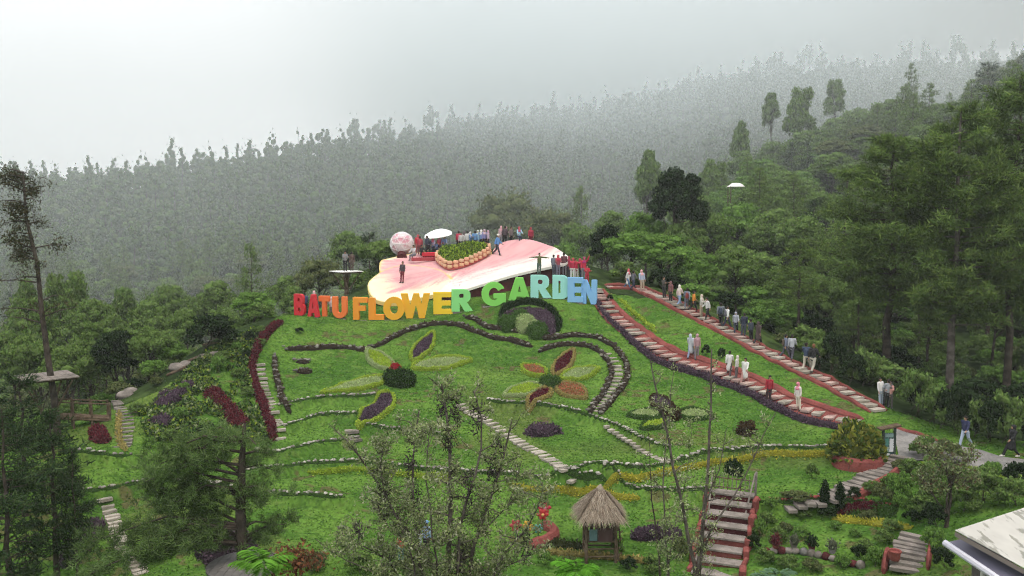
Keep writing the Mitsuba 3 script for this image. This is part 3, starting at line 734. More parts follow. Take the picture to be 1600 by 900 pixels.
def skirt(o, top_off, inset, n0=0):
    """The retaining wall under the rim, from the petal down into the ground."""
    r = np.asarray(Polygon(o).buffer(-inset).exterior.coords)[:-1]
    r = smooth_line(np.vstack([r, r[:1]]), .5)
    t_ = ZP(r[:, 0], r[:, 1]) + top_off; b_ = np.minimum(Z(r[:, 0], r[:, 1]) - .4, t_ - .4); n = len(r)
    v = np.vstack([np.c_[r, t_], np.c_[r, b_]]); i = np.arange(n - 1)
    f = np.vstack([np.stack([i, i + n, i + n + 1], 1), np.stack([i, i + n + 1, i + 1], 1)])
    return v, f


whole = unary_union([Polygon(o).buffer(.05) for o in (oF, oB, oR)])
whole = max(getattr(whole, 'geoms', [whole]), key=lambda g: g.area)
part(k, 'retaining_wall', skirt(np.asarray(whole.exterior.coords)[:-1], -.2, .35), 'maroon_wall', label='dark maroon wall under the petals')
# lower terrace wall in front of the right petal
L = smooth_line([hit(*q) for q in [(716, 470), (745, 462), (775, 456), (800, 452)]], .3); L = L + [0, .9]
wv = np.vstack([np.c_[L, Z(L[:, 0], L[:, 1]) + .85], np.c_[L, Z(L[:, 0], L[:, 1]) - .3]]); n = len(L); i = np.arange(n - 1)
part(k, 'terrace_wall', (wv, np.vstack([np.stack([i, i + n, i + n + 1], 1), np.stack([i, i + n + 1, i + 1], 1)])), 'maroon_wall', label='lower maroon wall behind the gap between the words')
# planter with a stone wall
kp = part(k, 'planter', *(lambda mc: (mc[0], 'leaf', False, mc[1]))(planted((lambda o: (lambda v, f: (v, f))(*mound(o, 1)))(deck_outline([(684, 408), (700, 420), (722, 416), (745, 408), (762, 398), (758, 391), (735, 392), (710, 394), (690, 398)])), 'green', 2)), label='planter in the middle of the flower')
del scene[kp]
po = deck_outline([(684, 408), (700, 419), (722, 416), (745, 407), (762, 397), (758, 391), (735, 392), (710, 394), (690, 398)])
cpt = po.mean(0); vs = []
for f_, q_ in [(1, .0), (.97, .45), (.8, .75), (.45, .95)]:
    r = cpt + (po - cpt) * f_; vs.append(np.c_[r, ZP(r[:, 0], r[:, 1]) + .2 + q_ * .75 * (.7 + .6 * meshkit.noise(np.c_[r * 1.5, r[:, :1] * 0]))])
n = len(po); v = np.vstack(vs + [[[*cpt, float(ZP(*cpt)) + .95]]]); f = []; i = np.arange(n); j = (i + 1) % n
for a in range(3): f += [np.stack([a * n + i, a * n + j, (a + 1) * n + j], 1), np.stack([a * n + i, (a + 1) * n + j, (a + 1) * n + i], 1)]
f.append(np.stack([3 * n + i, 3 * n + j, np.full(n, len(v) - 1)], 1)); f = np.vstack(f)
if Polygon(po).exterior.is_ccw is False: f = f[:, ::-1]
PAL['mixed'] = np.vstack([PAL['lime'], PAL['green'], PAL['lime'], PAL['dark']])
M, c = planted((v, f), 'mixed', 190, .12, lift=.12, seed=3)
kp = part(k, 'planter', M, 'leaf', False, c, label='planter of clipped lime and green bushes in the middle of the flower')
PO = Polygon(po).buffer(.12); ring = smooth_line(np.asarray(PO.exterior.coords), .05); rng = np.random.default_rng(5)
s_, nst = 0, 0
per = len(ring) / 30
for a in range(30):
    seg = ring[int(a * per):int((a + 1) * per) + 1]
    if seg[:, 1].mean() > cpt[1] + .9: continue
    for row in range(2):
        q = seg[len(seg) // 2] + rng.uniform(-.03, .03, 2)
        w = np.linalg.norm(seg[-1] - seg[0]) * rng.uniform(.86, .95); h = .34
        e = trimesh.creation.icosphere(subdivisions=1, radius=1); e.vertices = np.sign(e.vertices) * np.abs(e.vertices) ** .55; e.vertices *= 1 + rng.uniform(-.07, .07, (len(e.vertices), 1))
        e.apply_scale([w / 2, .14, h / 2 * .93]); d = seg[-1] - seg[0]
        e.apply_transform(trimesh.transformations.rotation_matrix(math.atan2(d[1], d[0]), [0, 0, 1])); e.apply_translation([*q, float(ZP(*q)) + .2 + row * h])
        part(kp, 'stone', e, mat((.62 + rng.uniform(-.06, .06), .38 + rng.uniform(-.02, .03), .24), .8), 40)
rr = ring[ring[:, 1] < cpt[1] + 1.0]
rv = np.vstack([np.c_[ring, ZP(ring[:, 0], ring[:, 1]) - .1], np.c_[ring, ZP(ring[:, 0], ring[:, 1]) + .62]]); n = len(ring); i = np.arange(n - 1)
part(kp, 'mortar', (rv, np.vstack([np.stack([i, i + 1, i + 1 + n], 1), np.stack([i, i + 1 + n, i + n], 1)])), mat((.42, .10, .10), .8), label='red mortar between the planter stones')
# red low wall by the seats
a, b = on_deck(643, 410), on_deck(682, 404)
part(k, 'low_wall', box(np.linalg.norm(a - b), .22, .3, (a + b) / 2 + [0, 0, .12], math.atan2(b[1] - a[1], b[0] - a[0]), ch=.03), mat((.34, .055, .07), .7), label='low red wall in front of the seats')
a = on_deck(670, 402)
part(k, 'mat', box(1.3, .9, .35, a + [0, .4, .25], .1, ch=.05), mat((.50, .03, .05), .7), label='bright red seat block')

# ------------------------------------------------------------------ ball and canopy
k = thing('flower_ball', 'big pinkish white ball with a mesh of ribs at the left end of the platform', 'ball')
bc = P(628, 381, 75.5); br = 18.5 / F * 75.5
s = trimesh.creation.icosphere(subdivisions=4, radius=br * .97); s.apply_translation(bc)
vn = (s.vertices - bc) / br
pk = np.clip((meshkit.fbm(vn * 2.2 + 7, 3, seed=4) - .42) * 5, 0, 1)[:, None]
part(k, 'shell', s, 'plain', True, np.array((.80, .70, .71)) * (1 - pk) + np.array((.62, .30, .36)) * pk)
h = trimesh.creation.icosphere(subdivisions=1, radius=br); h.apply_translation(bc); tubes = []
for a, b in h.edges_unique:
    p = h.vertices[a] + (h.vertices[b] - h.vertices[a]) * np.linspace(0, 1, 6)[:, None]; p = bc + (p - bc) / np.linalg.norm(p - bc, axis=1, keepdims=True) * br
    tubes.append(tube(p, np.full(6, .032), 5))
part(k, 'rib', join(tubes), mat((.80, .78, .78), .5), True, stuff=True)
part(k, 'foot', (lambda c: c)(tube([on_deck(628, 400) + [0, 0, -.3], bc + [0, 0, -br * .8]], [.5, .4], 12)), 'maroon_wall')

k = thing('sun_canopy', 'white leaf shaped canopy tilted over the seated visitors', 'canopy')
cc = P(685, 367, 75); n, m = 15, 9; gv = []
for a in np.linspace(0, 1, n):
    for b in np.linspace(-1, 1, m):
        hw = .85 * math.sin(math.pi * min(1, a * .93 + .04)) ** .6
        x = (a - .5) * 2.45; z = .30 * (a - .5) * 1.0 - .38 * b * hw * .8 + .28 * (1 - b * b) * hw + .14 * math.sin(a * 3.1)
        gv.append([x, b * hw * 1.1 - .0, z + b * hw * .75])
gv = np.array(gv) + cc
i, j = np.meshgrid(np.arange(n - 1), np.arange(m - 1), indexing='ij'); q = i * m + j
gf = np.vstack([np.stack([q, q + m, q + m + 1], -1).reshape(-1, 3), np.stack([q, q + m + 1, q + 1], -1).reshape(-1, 3)])
part(k, 'cloth', join([(gv, gf), (gv - [0, 0, .03], gf[:, ::-1])]), mat((.82, .82, .80), .8), True)
base = on_deck(690, 392)
part(k, 'pole', tube([base + [0, 0, -.1], cc + [0.1, 0, .02]], [.05, .04], 8), mat((.3, .3, .3), .5))
for b in (-.6, 0, .6): part(k, 'rib', tube([cc + [-1.1, b * .3, -.14 + b * .1], cc + [0, b * .6, .12 + b * .25], cc + [1.05, b * .35, .16 + b * .1]], [.02, .02, .02], 5), mat((.3, .3, .3), .5))

# ------------------------------------------------------------------ the letters
def ell(cx, cy, rx, ry): return shapely.affinity.scale(Point(0, 0).buffer(1, 24), rx, ry).__class__(np.c_[cx + rx * np.cos(np.linspace(0, 2 * np.pi, 49)[:-1]), cy + ry * np.sin(np.linspace(0, 2 * np.pi, 49)[:-1])])


import shapely.affinity
U_ = unary_union
rb = lambda x0, y0, x1, y1, r: sbox(x0, y0, x1, y1).buffer(-r).buffer(r)
GL = {
    'B': U_([sbox(0, 0, .34, 1), rb(0, .46, .64, 1, .2), rb(0, 0, .72, .56, .22)]) - rb(.27, .635, .42, .82, .06) - rb(.27, .18, .47, .38, .07),
    'A': Polygon([(0, 0), (.30, 1), (.60, 1), (.90, 0), (.61, 0), (.56, .18), (.34, .18), (.29, 0)]) - Polygon([(.385, .37), (.515, .37), (.45, .66)]),
    'T': U_([sbox(0, .74, .80, 1), sbox(.255, 0, .545, 1)]),
    'U': U_([sbox(0, .36, .82, 1), ell(.41, .36, .41, .36)]) - U_([sbox(.28, .36, .54, 1.1), ell(.41, .36, .13, .12)]),
    'F': U_([sbox(0, 0, .30, 1), sbox(0, .76, .72, 1), sbox(0, .40, .62, .62)]),
    'L': U_([sbox(0, 0, .30, 1), sbox(0, 0, .72, .25)]),
    'O': ell(.47, .5, .47, .52) - ell(.47, .5, .18, .25),
    'W': U_([Polygon([(0, 1), (.28, 1), (.48, .0), (.22, 0)]), Polygon([(.22, 0), (.48, 0), (.74, 1), (.52, 1)]), Polygon([(.52, 1), (.74, 1), (.98, 0), (.74, 0)]), Polygon([(.74, 0), (.98, 0), (1.2, 1), (.93, 1)])]),
    'E': U_([sbox(0, 0, .30, 1), sbox(0, .77, .68, 1), sbox(0, .39, .62, .61), sbox(0, 0, .70, .23)]),
    'R': U_([sbox(0, 0, .30, 1), rb(0, .40, .70, 1, .24), sbox(0, .7, .4, 1), Polygon([(.26, .46), (.54, .46), (.80, 0), (.48, 0)])]) - rb(.28, .60, .45, .80, .07),
    'G': U_([ell(.47, .5, .47, .52) - ell(.47, .5, .19, .27) - Polygon([(.5, .5), (1.1, .44), (1.1, .82), (.72, .70)]), sbox(.46, .32, .93, .53), sbox(.68, .14, .93, .5)]),
    'D': U_([sbox(0, 0, .36, 1), rb(0, 0, .80, 1, .36)]) - U_([rb(.28, .24, .52, .76, .12), sbox(.28, .24, .38, .76)]),
    'N': U_([sbox(0, 0, .27, 1), sbox(.55, 0, .82, 1), Polygon([(0, 1), (.28, 1), (.82, 0), (.54, 0)])]),
}
LET = [('B', 459.5, 478.5, 461, 494, lin(196, 44, 54), -14), ('A', 480.5, 500.5, 461.5, 496, lin(196, 44, 54), -14), ('T', 498.5, 516.5, 464, 495, lin(224, 112, 56), -12), ('U', 519.6, 543.5, 465, 498, lin(226, 118, 58), -8),
       ('F', 552, 575, 466, 500.5, lin(228, 146, 44), -7), ('L', 576.5, 601, 467, 500.5, lin(228, 146, 44), -4), ('O', 600, 632, 466, 500, lin(228, 168, 44), 0), ('W', 628, 671, 460, 498, lin(228, 172, 44), 4), ('E', 678, 707, 458, 491.5, lin(234, 198, 46), 6),
       ('R', 706.5, 738.5, 453.5, 487.5, lin(134, 212, 128), 6), ('G', 753.5, 789.5, 443, 478.5, lin(126, 204, 92), 4), ('A', 795, 828, 435, 470.5, lin(126, 204, 92), 2),
       ('R', 830, 861, 431.5, 466.5, lin(150, 212, 200), -3), ('D', 864, 889, 431.7, 468, lin(150, 212, 202), -8), ('E', 887.7, 911, 435, 473, lin(128, 178, 220), -14), ('N', 909, 932, 439, 476, lin(128, 178, 222), -18)]
LLAB = ['red letter B, first of the row', 'red letter A beside the red B', 'orange letter T next to the red A', 'orange letter U', 'orange yellow letter F that starts the middle word', 'orange yellow letter L after the F', 'yellow letter O', 'wide yellow letter W', 'bright yellow letter E',
        'pale green letter R beside the yellow E', 'green letter G', 'green letter A after the G', 'aqua letter R after the green A', 'aqua letter D', 'light blue letter E', 'light blue letter N, last of the row at the stairs']
for (ch, x0, x1, y0, y1, col, yaw), lab in zip(LET, LLAB):
    p = hit((x0 + x1) / 2, y1 - 1)
    if p[1] > 70: p = P((x0 + x1) / 2, y1 - 1, 62.5)
    sc_ = p[1] * math.sqrt(1 + ((x0 + x1) / 2 - 800) ** 2 / F ** 2 * 0) / F
    g = GL[ch]; bx0, _, bx1, _ = g.bounds
    H, W_ = (y1 - y0) * sc_ * 1.03, (x1 - x0) * sc_ * 1.07
    dep = .34; W_ = max(.5 * W_, (W_ - dep * abs(math.sin(math.radians(yaw + math.degrees(math.atan2(p[0], p[1])))))) / math.cos(math.radians(yaw)))
    g = shapely.affinity.scale(shapely.affinity.translate(g, -(bx0 + bx1) / 2, 0), W_ / (bx1 - bx0), H, origin=(0, 0))
    ms = [trimesh.creation.extrude_polygon(q, dep, engine='earcut') for q in getattr(g, 'geoms', [g])]
    m = trimesh.util.concatenate(ms); m.apply_translation([0, 0, -dep / 2])
    m.apply_transform(trimesh.transformations.rotation_matrix(math.pi / 2, [1, 0, 0])); m.apply_transform(trimesh.transformations.rotation_matrix(math.radians(yaw), [0, 0, 1])); m.apply_translation(p)
    k = thing('sign_letter', lab + ' on the hilltop lawn', 'letter', 'letters of the hilltop sign')
    part(k, 'letter_body', m, mat(col, .55, .35))
    part(k, 'footing', box(W_ * .9, .3, .5, p + [0, .02, -.27], math.radians(yaw)), 'grey_stone')

# ------------------------------------------------------------------ tree house decks
def deck(label, cpx, cpy, y, half, rot, leg_h, surface, planks=7, board='wood'):
    k = thing('lookout_deck', label, 'deck'); c = P(cpx, cpy, y); R = np.array([[math.cos(rot), -math.sin(rot)], [math.sin(rot), math.cos(rot)]])
    w = 2 * half / planks
    for a in range(planks):
        o = R @ np.array([-half + (a + .5) * w, 0]); part(k, 'plank', box(w * .93, 2 * half, .06, [c[0] + o[0], c[1] + o[1], c[2] + .003 * (a % 3)], rot), surface)
    for s in (-1, 1):
        o = R @ np.array([0, s * half * .7]); part(k, 'beam', box(2 * half, .1, .12, [c[0] + o[0], c[1] + o[1], c[2] - .095], rot), board)
        for s2 in (-1, 1):
            o = R @ np.array([s2 * half * .8, s * half * .8]); o2 = R @ np.array([s2 * .18, s * .18])
            part(k, 'brace', tube([[c[0] + o[0], c[1] + o[1], c[2] - .12], [c[0] + o2[0], c[1] + o2[1], c[2] - leg_h]], [.05, .05], 6), board)
    return k, c


k, c = deck('white topped lookout deck on a post behind the orange letters', 541, 424, 70, 1.05, .75, 1.5, mat((.62, .62, .60), .7))
part(k, 'post', tube([c - [0, 0, .1], [c[0], c[1], float(Z(c[0], c[1])) - .3]], [.16, .2], 10), 'wood')
DECK_TOP = c + [0, 0, .03]
kd, cdk = deck('square grey wooden deck round the tall pine trunk at the left', 73, 588, 45, 1.32, .72, 2.2, 'grey_stone', 8)
# walkway below
k = thing('tree_walkway', 'rickety wooden walkway with rails from the left steps into the trees', 'walkway')
wa, wb = P(172, 652, 47), P(85, 648, 45.5); n = 14
for i in range(n):
    q = wa + (wb - wa) * ((i + .5) / n); part(k, 'plank', box(np.linalg.norm(wb - wa) / n * .9, 1.1, .05, q, math.atan2(wb[1] - wa[1], wb[0] - wa[0]), rx=0), 'wood')
dn = np.array([-(wb - wa)[1], (wb - wa)[0], 0]); dn /= np.linalg.norm(dn)
for s in (-.5, .5):
    part(k, 'rail', tube([wa + dn * s + [0, 0, .85], wb + dn * s + [0, 0, .8]], [.045, .04], 6), 'wood'); part(k, 'beam', tube([wa + dn * s + [0, 0, -.1], wb + dn * s + [0, 0, -.1]], [.07, .07], 6), 'wood')
    for q_ in (.02, .35, .68, .97):
        p = wa + (wb - wa) * q_ + dn * s; part(k, 'post', tube([p + [0, 0, .95], [p[0], p[1], min(float(Z(p[0], p[1])), p[2] - .2) - .2]], [.05, .06], 6), 'wood')
# log retaining walls and rocks along the left crest
k = thing('log_wall', 'low wall of stacked logs along the left crest of the hill', 'wall')
for i, (a, b) in enumerate([((322, 534), (356, 532)), ((318, 541), (362, 538)), ((330, 549), (384, 528)), ((285, 570), (330, 552)), ((262, 588), (300, 572)), ((240, 590), (262, 588))]):
    pa, pb = hit(*a), hit(*b); part(k, 'log', tube([pa + [0, 0, .08], (pa + pb) / 2 + [0, 0, .1], pb + [0, 0, .08]], [.10, .11, .09], 8), 'grey_stone' if i == 0 else 'wood', True)
for i, (px, py, r) in enumerate([(278, 577, .45), (290, 572, .35), (318, 560, .3), (196, 620, .4), (203, 614, .35), (337, 556, .3)]):
    e = trimesh.creation.icosphere(subdivisions=2, radius=1); e.vertices *= .8 + .5 * meshkit.fbm(e.vertices * 1.3 + i * 7, 3)[:, None]; e.apply_scale([r * 1.3, r, r * .7]); e.apply_translation(hit(px, py) + [0, 0, .1])
    solo('boulder', ['grey boulder under the log wall', 'smaller grey boulder beside the flat one', 'rock half way along the log wall', 'rock at the top of the left steps', 'upper of the rocks at the left steps', 'rock at the upper end of the log wall'][i], 'rock', e, 'grey_stone', True)

# ------------------------------------------------------------------ thatched hut
k = thing('thatched_hut', 'small open hut on stilts with a shaggy straw roof', 'hut')
hb = hit(940, 884); hx, hy = hb[0], hb[1] + .9; hz = float(hb[2]); S = hb[1] / F; hw = .64
top_z = hz + 118 * S; eave = hz + 78 * S
for sx in (-1, 1):
    for sy in (-1, 1):
        part(k, 'post', tube([[hx + sx * hw, hy + sy * hw, hz - .5], [hx + sx * hw * .97, hy + sy * hw * .97, eave + .25]], [.075, .06], 7), 'wood')
for z_, w_ in ((hz + .28, .035), (hz + .62, .035), (hz + 1.32, .035), (hz + 1.62, .03)):
    for a, b in (((-1, -1), (1, -1)), ((1, -1), (1, 1)), ((1, 1), (-1, 1)), ((-1, 1), (-1, -1))):
        part(k, 'rail', tube([[hx + a[0] * hw, hy + a[1] * hw, z_], [hx + b[0] * hw, hy + b[1] * hw, z_ + .02]], [w_, w_], 6), 'wood')
for i in range(6): part(k, 'floor_plank', box(hw * 2 / 6 * .95, hw * 2.1, .05, [hx - hw + (i + .5) * hw / 3, hy, hz + .95], 0), 'wood')
for i in range(7):
    part(k, 'slat', box(.16, .03, .62, [hx - hw + .12 + i * .23, hy + hw - .05, hz + 1.28], 0), 'wood')
    part(k, 'slat', box(.03, .17, .62, [hx + hw - .02, hy - hw + .12 + i * .23, hz + 1.28], 0), 'wood')
part(k, 'painted_panel', box(.34, .04, .5, [hx - .34, hy - hw - .05, hz + 1.26], 0, ch=.01), mat((.10, .17, .19), .8), label='faded teal painted panel on the front rail')
part(k, 'dark_panel', box(.62, .04, .6, [hx + .18, hy - hw - .04, hz + 1.28], 0, ch=.01), mat((.075, .04, .042), .7), label='dark brown panel beside the teal one')
part(k, 'ladder', join([tube([[hx + .9 + .1 * s, hy - .5 + .45 * (s > 0), hz - .2], [hx + .75 + .1 * s, hy - .5 + .45 * (s > 0), hz + 1.3]], [.04, .04], 6) for s in (-1, 1)] + [tube([[hx + .78, hy - .52, hz + .3 * q], [hx + .98, hy - .03, hz + .3 * q]], [.03, .03], 5) for q in range(1, 5)]), 'wood')
rng = np.random.default_rng(3); pts, dirs = [], []
rc = np.array([hx, hy, 0])
cv = np.array([[hx - 0.94, hy - 0.94, eave - .05], [hx + 0.94, hy - 0.94, eave - .05], [hx + 0.94, hy + 0.94, eave - .05], [hx - 0.94, hy + 0.94, eave - .05], [hx - .16, hy - .16, top_z - .12], [hx + .16, hy - .16, top_z - .12], [hx + .16, hy + .16, top_z - .12], [hx - .16, hy + .16, top_z - .12]])
cf = np.array([[0, 1, 5], [0, 5, 4], [1, 2, 6], [1, 6, 5], [2, 3, 7], [2, 7, 6], [3, 0, 4], [3, 4, 7], [4, 5, 6], [4, 6, 7], [0, 3, 2], [0, 2, 1]])
kr = part(k, 'roof', (cv, cf), mat((.20, .16, .13), .9))
pts, nr = on_surface((cv, cf[:10]), 5200, rng)
down = np.stack([pts[:, 0] - hx, pts[:, 1] - hy, -.75 * np.hypot(pts[:, 0] - hx, pts[:, 1] - hy) - .25], 1); down /= np.linalg.norm(down, axis=1, keepdims=True)
down += rng.normal(size=down.shape) * .16; sd_ = np.cross(down, nr); sd_ /= np.linalg.norm(sd_, axis=1, keepdims=True) + 1e-9
ln = rng.uniform(.22, .5, (len(pts), 1)); b0 = pts + nr * rng.uniform(.01, .1, (len(pts), 1)); wd = .014
v = np.stack([b0 - sd_ * wd, b0 + sd_ * wd, b0 + down * ln], 1).reshape(-1, 3)
col = np.array([(.40, .33, .26), (.32, .26, .20), (.46, .40, .33), (.25, .19, .15)])[rng.integers(0, 4, len(pts))] * rng.uniform(.75, 1.2, (len(pts), 1))
part(kr, 'thatch', (v, np.arange(len(v)).reshape(-1, 3)), 'leaf', False, np.repeat(col, 3, 0), stuff=True)
tp = np.array([hx, hy, top_z]); part(kr, 'tuft', tube([tp - [0, 0, .2], tp, tp + [0.02, 0, .14]], [.2, .14, .03], 8), mat((.30, .25, .20), .9), True)

# ------------------------------------------------------------------ sign board and the round red bed beside it
k = thing('sign_board', 'tall dark framed information board with a small slanted roof beside the grey steps', 'sign board')
b0, y_ = P(1379, 746, 42.5), 42.5; s = 42.5 / F
gz = float(Z(b0[0], b0[1])); X = lambda px: P(px, 700, 42.5)[0]; zr = lambda py: P(1388, py, 42.5)[2]
for px in (1379.5, 1397.5): part(k, 'post', box(.11, .11, zr(668) - gz + .4, [X(px), b0[1], (zr(668) + gz - .4) / 2], ch=.01), mat((.035, .05, .045), .6))
part(k, 'panel', box((1396 - 1381) * s, .05, (737 - 676) * s, [X(1388.5), b0[1], zr(706)], ch=.008), mat((.06, .11, .10), .5))
for i, (ya, yb, xa, xb, col) in enumerate([(677, 683, 1382, 1395, (.22, .32, .31)), (685, 696, 1382, 1388, (.08, .22, .19)), (685, 706, 1389, 1395.5, (.60, .63, .66)), (698, 706, 1382, 1388, (.38, .50, .48)), (708, 713, 1384, 1390, (.66, .68, .70)), (714, 719, 1382, 1391, (.56, .58, .60)), (707, 719, 1392, 1395.5, (.05, .07, .09)), (721, 727, 1382, 1395, (.20, .30, .29)), (730, 736, 1382, 1395, (.17, .24, .23))]):
    part(k, 'picture', box((xb - xa) * s, .012, (yb - ya) * s, [X((xa + xb) / 2), b0[1] - .035, zr((ya + yb) / 2)]), mat(col, .4))
rf = box(34 * s, .5, .1, [X(1388), b0[1], zr(667)], ch=.02); rf.apply_transform(trimesh.transformations.rotation_matrix(-.2, [0, 1, 0], [X(1388), b0[1], zr(667)])); part(k, 'roof', rf, 'wood')
k = thing('red_round_bed', 'raised round red bed with a yellow green bush beside the sign board', 'flower bed')
c = hit(1344, 726)
prof = [(1.28, -.5), (1.3, .0), (1.22, .35), (1.05, .5), (.98, .46)]
m = trimesh.creation.revolve([(0, -.5)] + prof + [(0, .46)], sections=36); m.apply_translation(c + [0, .3, 0]); part(k, 'rim', m, 'red_paint', 30)
o = blob_outline(c[:2] + [.1, .4], 1.15, 1.0, seed=4, rough=.2); core = mound(o, 1.35); core = (core[0] + [0, 0, .3], core[1]); PAL['yg'] = np.array([(.17, .20, .03), (.09, .13, .03), (.24, .24, .05), (.06, .1, .025)])
M, cc_ = planted(core, 'yg', 110, .2, lift=.25, seed=9); part(k, 'bush', M, 'leaf', False, cc_)

# ------------------------------------------------------------------ the road at the right and its kerb
ra, rbk = [(1395, 668), (1430, 680), (1480, 696), (1540, 708), (1620, 722), (1680, 735)], [(1405, 722), (1450, 722), (1500, 728), (1550, 736), (1600, 742), (1660, 752)]
La, Lb = line_at(ra[:5], .5), line_at(rbk[:5], .5); n = 30
res = lambda L: np.stack([np.interp(np.linspace(0, 1, n), np.linspace(0, 1, len(L)), L[:, q]) for q in (0, 1)], 1)
La, Lb = res(La), res(Lb); La = np.vstack([La, La[-1:] + [6, -2]]); Lb = np.vstack([Lb, Lb[-1:] + [6, -2]]); n += 1; w = 7
g = La[:, None] + (Lb - La)[:, None] * np.linspace(0, 1, w)[None, :, None]; g = g.reshape(-1, 2)
i, j = np.meshgrid(np.arange(n - 1), np.arange(w - 1), indexing='ij'); q = i * w + j
struct('road', (np.c_[g, Z(g[:, 0], g[:, 1]) + .07], np.vstack([np.stack([q, q + w, q + w + 1], -1).reshape(-1, 3), np.stack([q, q + w + 1, q + 1], -1).reshape(-1, 3)])[:, ::-1]), 'concrete', True, label='grey paved road leading out to the right')
solo('road_kerb', 'red painted kerb along the far side of the grey road', 'kerb', ridge(La[:12], .2, .22, 3), 'red_paint')

# ------------------------------------------------------------------ round deck and near roof
k = thing('round_deck', 'round grey wooden deck around the foreground pine trunk', 'deck')
rdc = P(382, 886, 27); rdc[2] = P(382, 882, 27)[2]; r_ = 1.22
for i in range(9):
    x0, x1 = -r_ + i * 2 * r_ / 9, -r_ + (i + 1) * 2 * r_ / 9
    pl = Point(0, 0).buffer(r_, 32).intersection(sbox(x0 + .008, -2, x1 - .008, 2))
    m = trimesh.creation.extrude_polygon(pl, .07, engine='earcut'); m.apply_translation(rdc + [0, 0, -.07 + .003 * (i % 3)]); part(k, 'plank', m, 'concrete')
for a in range(6):
    p = rdc + [math.cos(a * 1.047) * .95, math.sin(a * 1.047) * .95, -.1]; part(k, 'post', tube([p, [p[0], p[1], min(float(Z(p[0], p[1])), p[2] - .2) - .2]], [.07, .07], 7), 'wood')
k = thing('pavilion', 'white sheet roofed pavilion cut off at the bottom right corner', 'pavilion')
A_, e1, e2 = P(1492, 829, 20), P(1600, 794, 22.0), P(1600, 888, 18.6)
e1, e2 = e1 - A_, e2 - A_
nrm_ = np.cross(e2, e1); nrm_ /= np.linalg.norm(nrm_)
if nrm_[2] < 0: nrm_ = -nrm_


def sheet_color(p, n, uv):
    q = mikit.fbm(p.x * 3, p.y * 3, 2, 4); s = mikit.smoothstep(.60, .72, mikit.fbm(p.x * 5, p.y * 2, 8, 3))
    return mikit.mix(mikit.mix((.50, .49, .45), (.40, .39, .36), q), (.15, .15, .12), s * .7)


scene['roof_sheet'] = {'type': 'twosided', 'bsdf': {'type': 'principled', 'base_color': mikit.proc(sheet_color), 'roughness': .5, 'specular': .3}}
n = 26
for i in range(n):        # folded metal sheets side by side, each with an upstanding seam
    a0, a1 = A_ + e1 * (2.6 * i / n), A_ + e1 * (2.6 * (i + 1) / n)
    up = nrm_ * .03
    v = np.array([a0, a1, a1 + e2 * 2.6, a0 + e2 * 2.6, a0 + up * .5, a1 + up * .5, a1 + e2 * 2.6 + up * .5, a0 + e2 * 2.6 + up * .5])
    part(k, 'roof_sheet', trimesh.Trimesh(v, [[0, 2, 1], [0, 3, 2], [4, 5, 6], [4, 6, 7], [0, 1, 5], [0, 5, 4], [1, 2, 6], [1, 6, 5], [2, 3, 7], [2, 7, 6], [3, 0, 4], [3, 4, 7]], process=False).convex_hull, 'roof_sheet')
part(k, 'fascia', (lambda q: q.convex_hull)(trimesh.Trimesh(np.array([A_ + o for o in (np.zeros(3) - [0, 0, .03], e2 * 2.6 - [0, 0, .03], [0, 0, -.14], e2 * 2.6 - [0, 0, .14])] + [A_ + o + e1 * .01 for o in (np.zeros(3) - [0, 0, .03], e2 * 2.6 - [0, 0, .14])]), [[0, 1, 2], [1, 3, 2]], process=False)), mat((.20, .17, .15), .7))
B_, f2 = P(1476, 848, 20.3), P(1600, 932, 18.2); f2 = f2 - B_; ie = np.array([.75, .1, .12])
v = np.array([B_, B_ + f2 * 1.8, B_ + f2 * 1.8 + ie, B_ + ie]); v = np.vstack([v, v - [0, 0, .04]])
part(k, 'lower_roof', trimesh.Trimesh(v, [[0, 1, 2]], process=False).convex_hull, mat((.13, .125, .17), .4), label='lavender grey lower roof under the white one')
gt = tube([B_ + [0, 0, .0], B_ + f2 * 1.8], [.085, .085], 8); part(k, 'gutter', gt, mat((.52, .52, .58), .4), label='pale gutter')
for q_ in (.42, 1.0):
    p = B_ + f2 * q_ + [.22, .05, 0]; part(k, 'post', tube([p + [0, 0, -.05], [p[0], p[1], float(Z(p[0], p[1])) - .3]], [.07, .08], 8), mat((.6, .58, .55), .6))
wl = np.array([B_ + ie * 1.02 + [0, 0, -.1], B_ + f2 * 1.8 + ie * 1.02 + [0, 0, -.1]]); wl = np.vstack([wl, [[wl[1, 0], wl[1, 1], -16], [wl[0, 0], wl[0, 1], -16]]]); part(k, 'wall', (np.vstack([wl, wl + [.12, .02, 0]]), np.array([[0, 1, 2], [0, 2, 3], [4, 6, 5], [4, 7, 6], [0, 3, 7], [0, 7, 4]])), mat((.10, .09, .085), .8))
# forest shelter on the spur
sh = P(1150, 292, 128)
k = thing('forest_shelter', 'tiny white roofed shelter far up among the trees on the right spur', 'shelter')
v = np.array([[-1.2, -1, 0], [1.2, -1, 0], [1.2, 1, 0], [-1.2, 1, 0], [-.6, 0, .6], [.6, 0, .6]]) + sh
part(k, 'roof', (v, np.array([[0, 1, 5], [0, 5, 4], [1, 2, 5], [2, 3, 4], [2, 4, 5], [3, 0, 4], [0, 2, 1], [0, 3, 2]])), mat((.62, .60, .58), .7))
for sx in (-1, 1):
    for sy in (-.8, .8): part(k, 'post', tube([sh + [sx, sy, 0], sh + [sx, sy, -4]], [.08, .08], 6), 'wood')
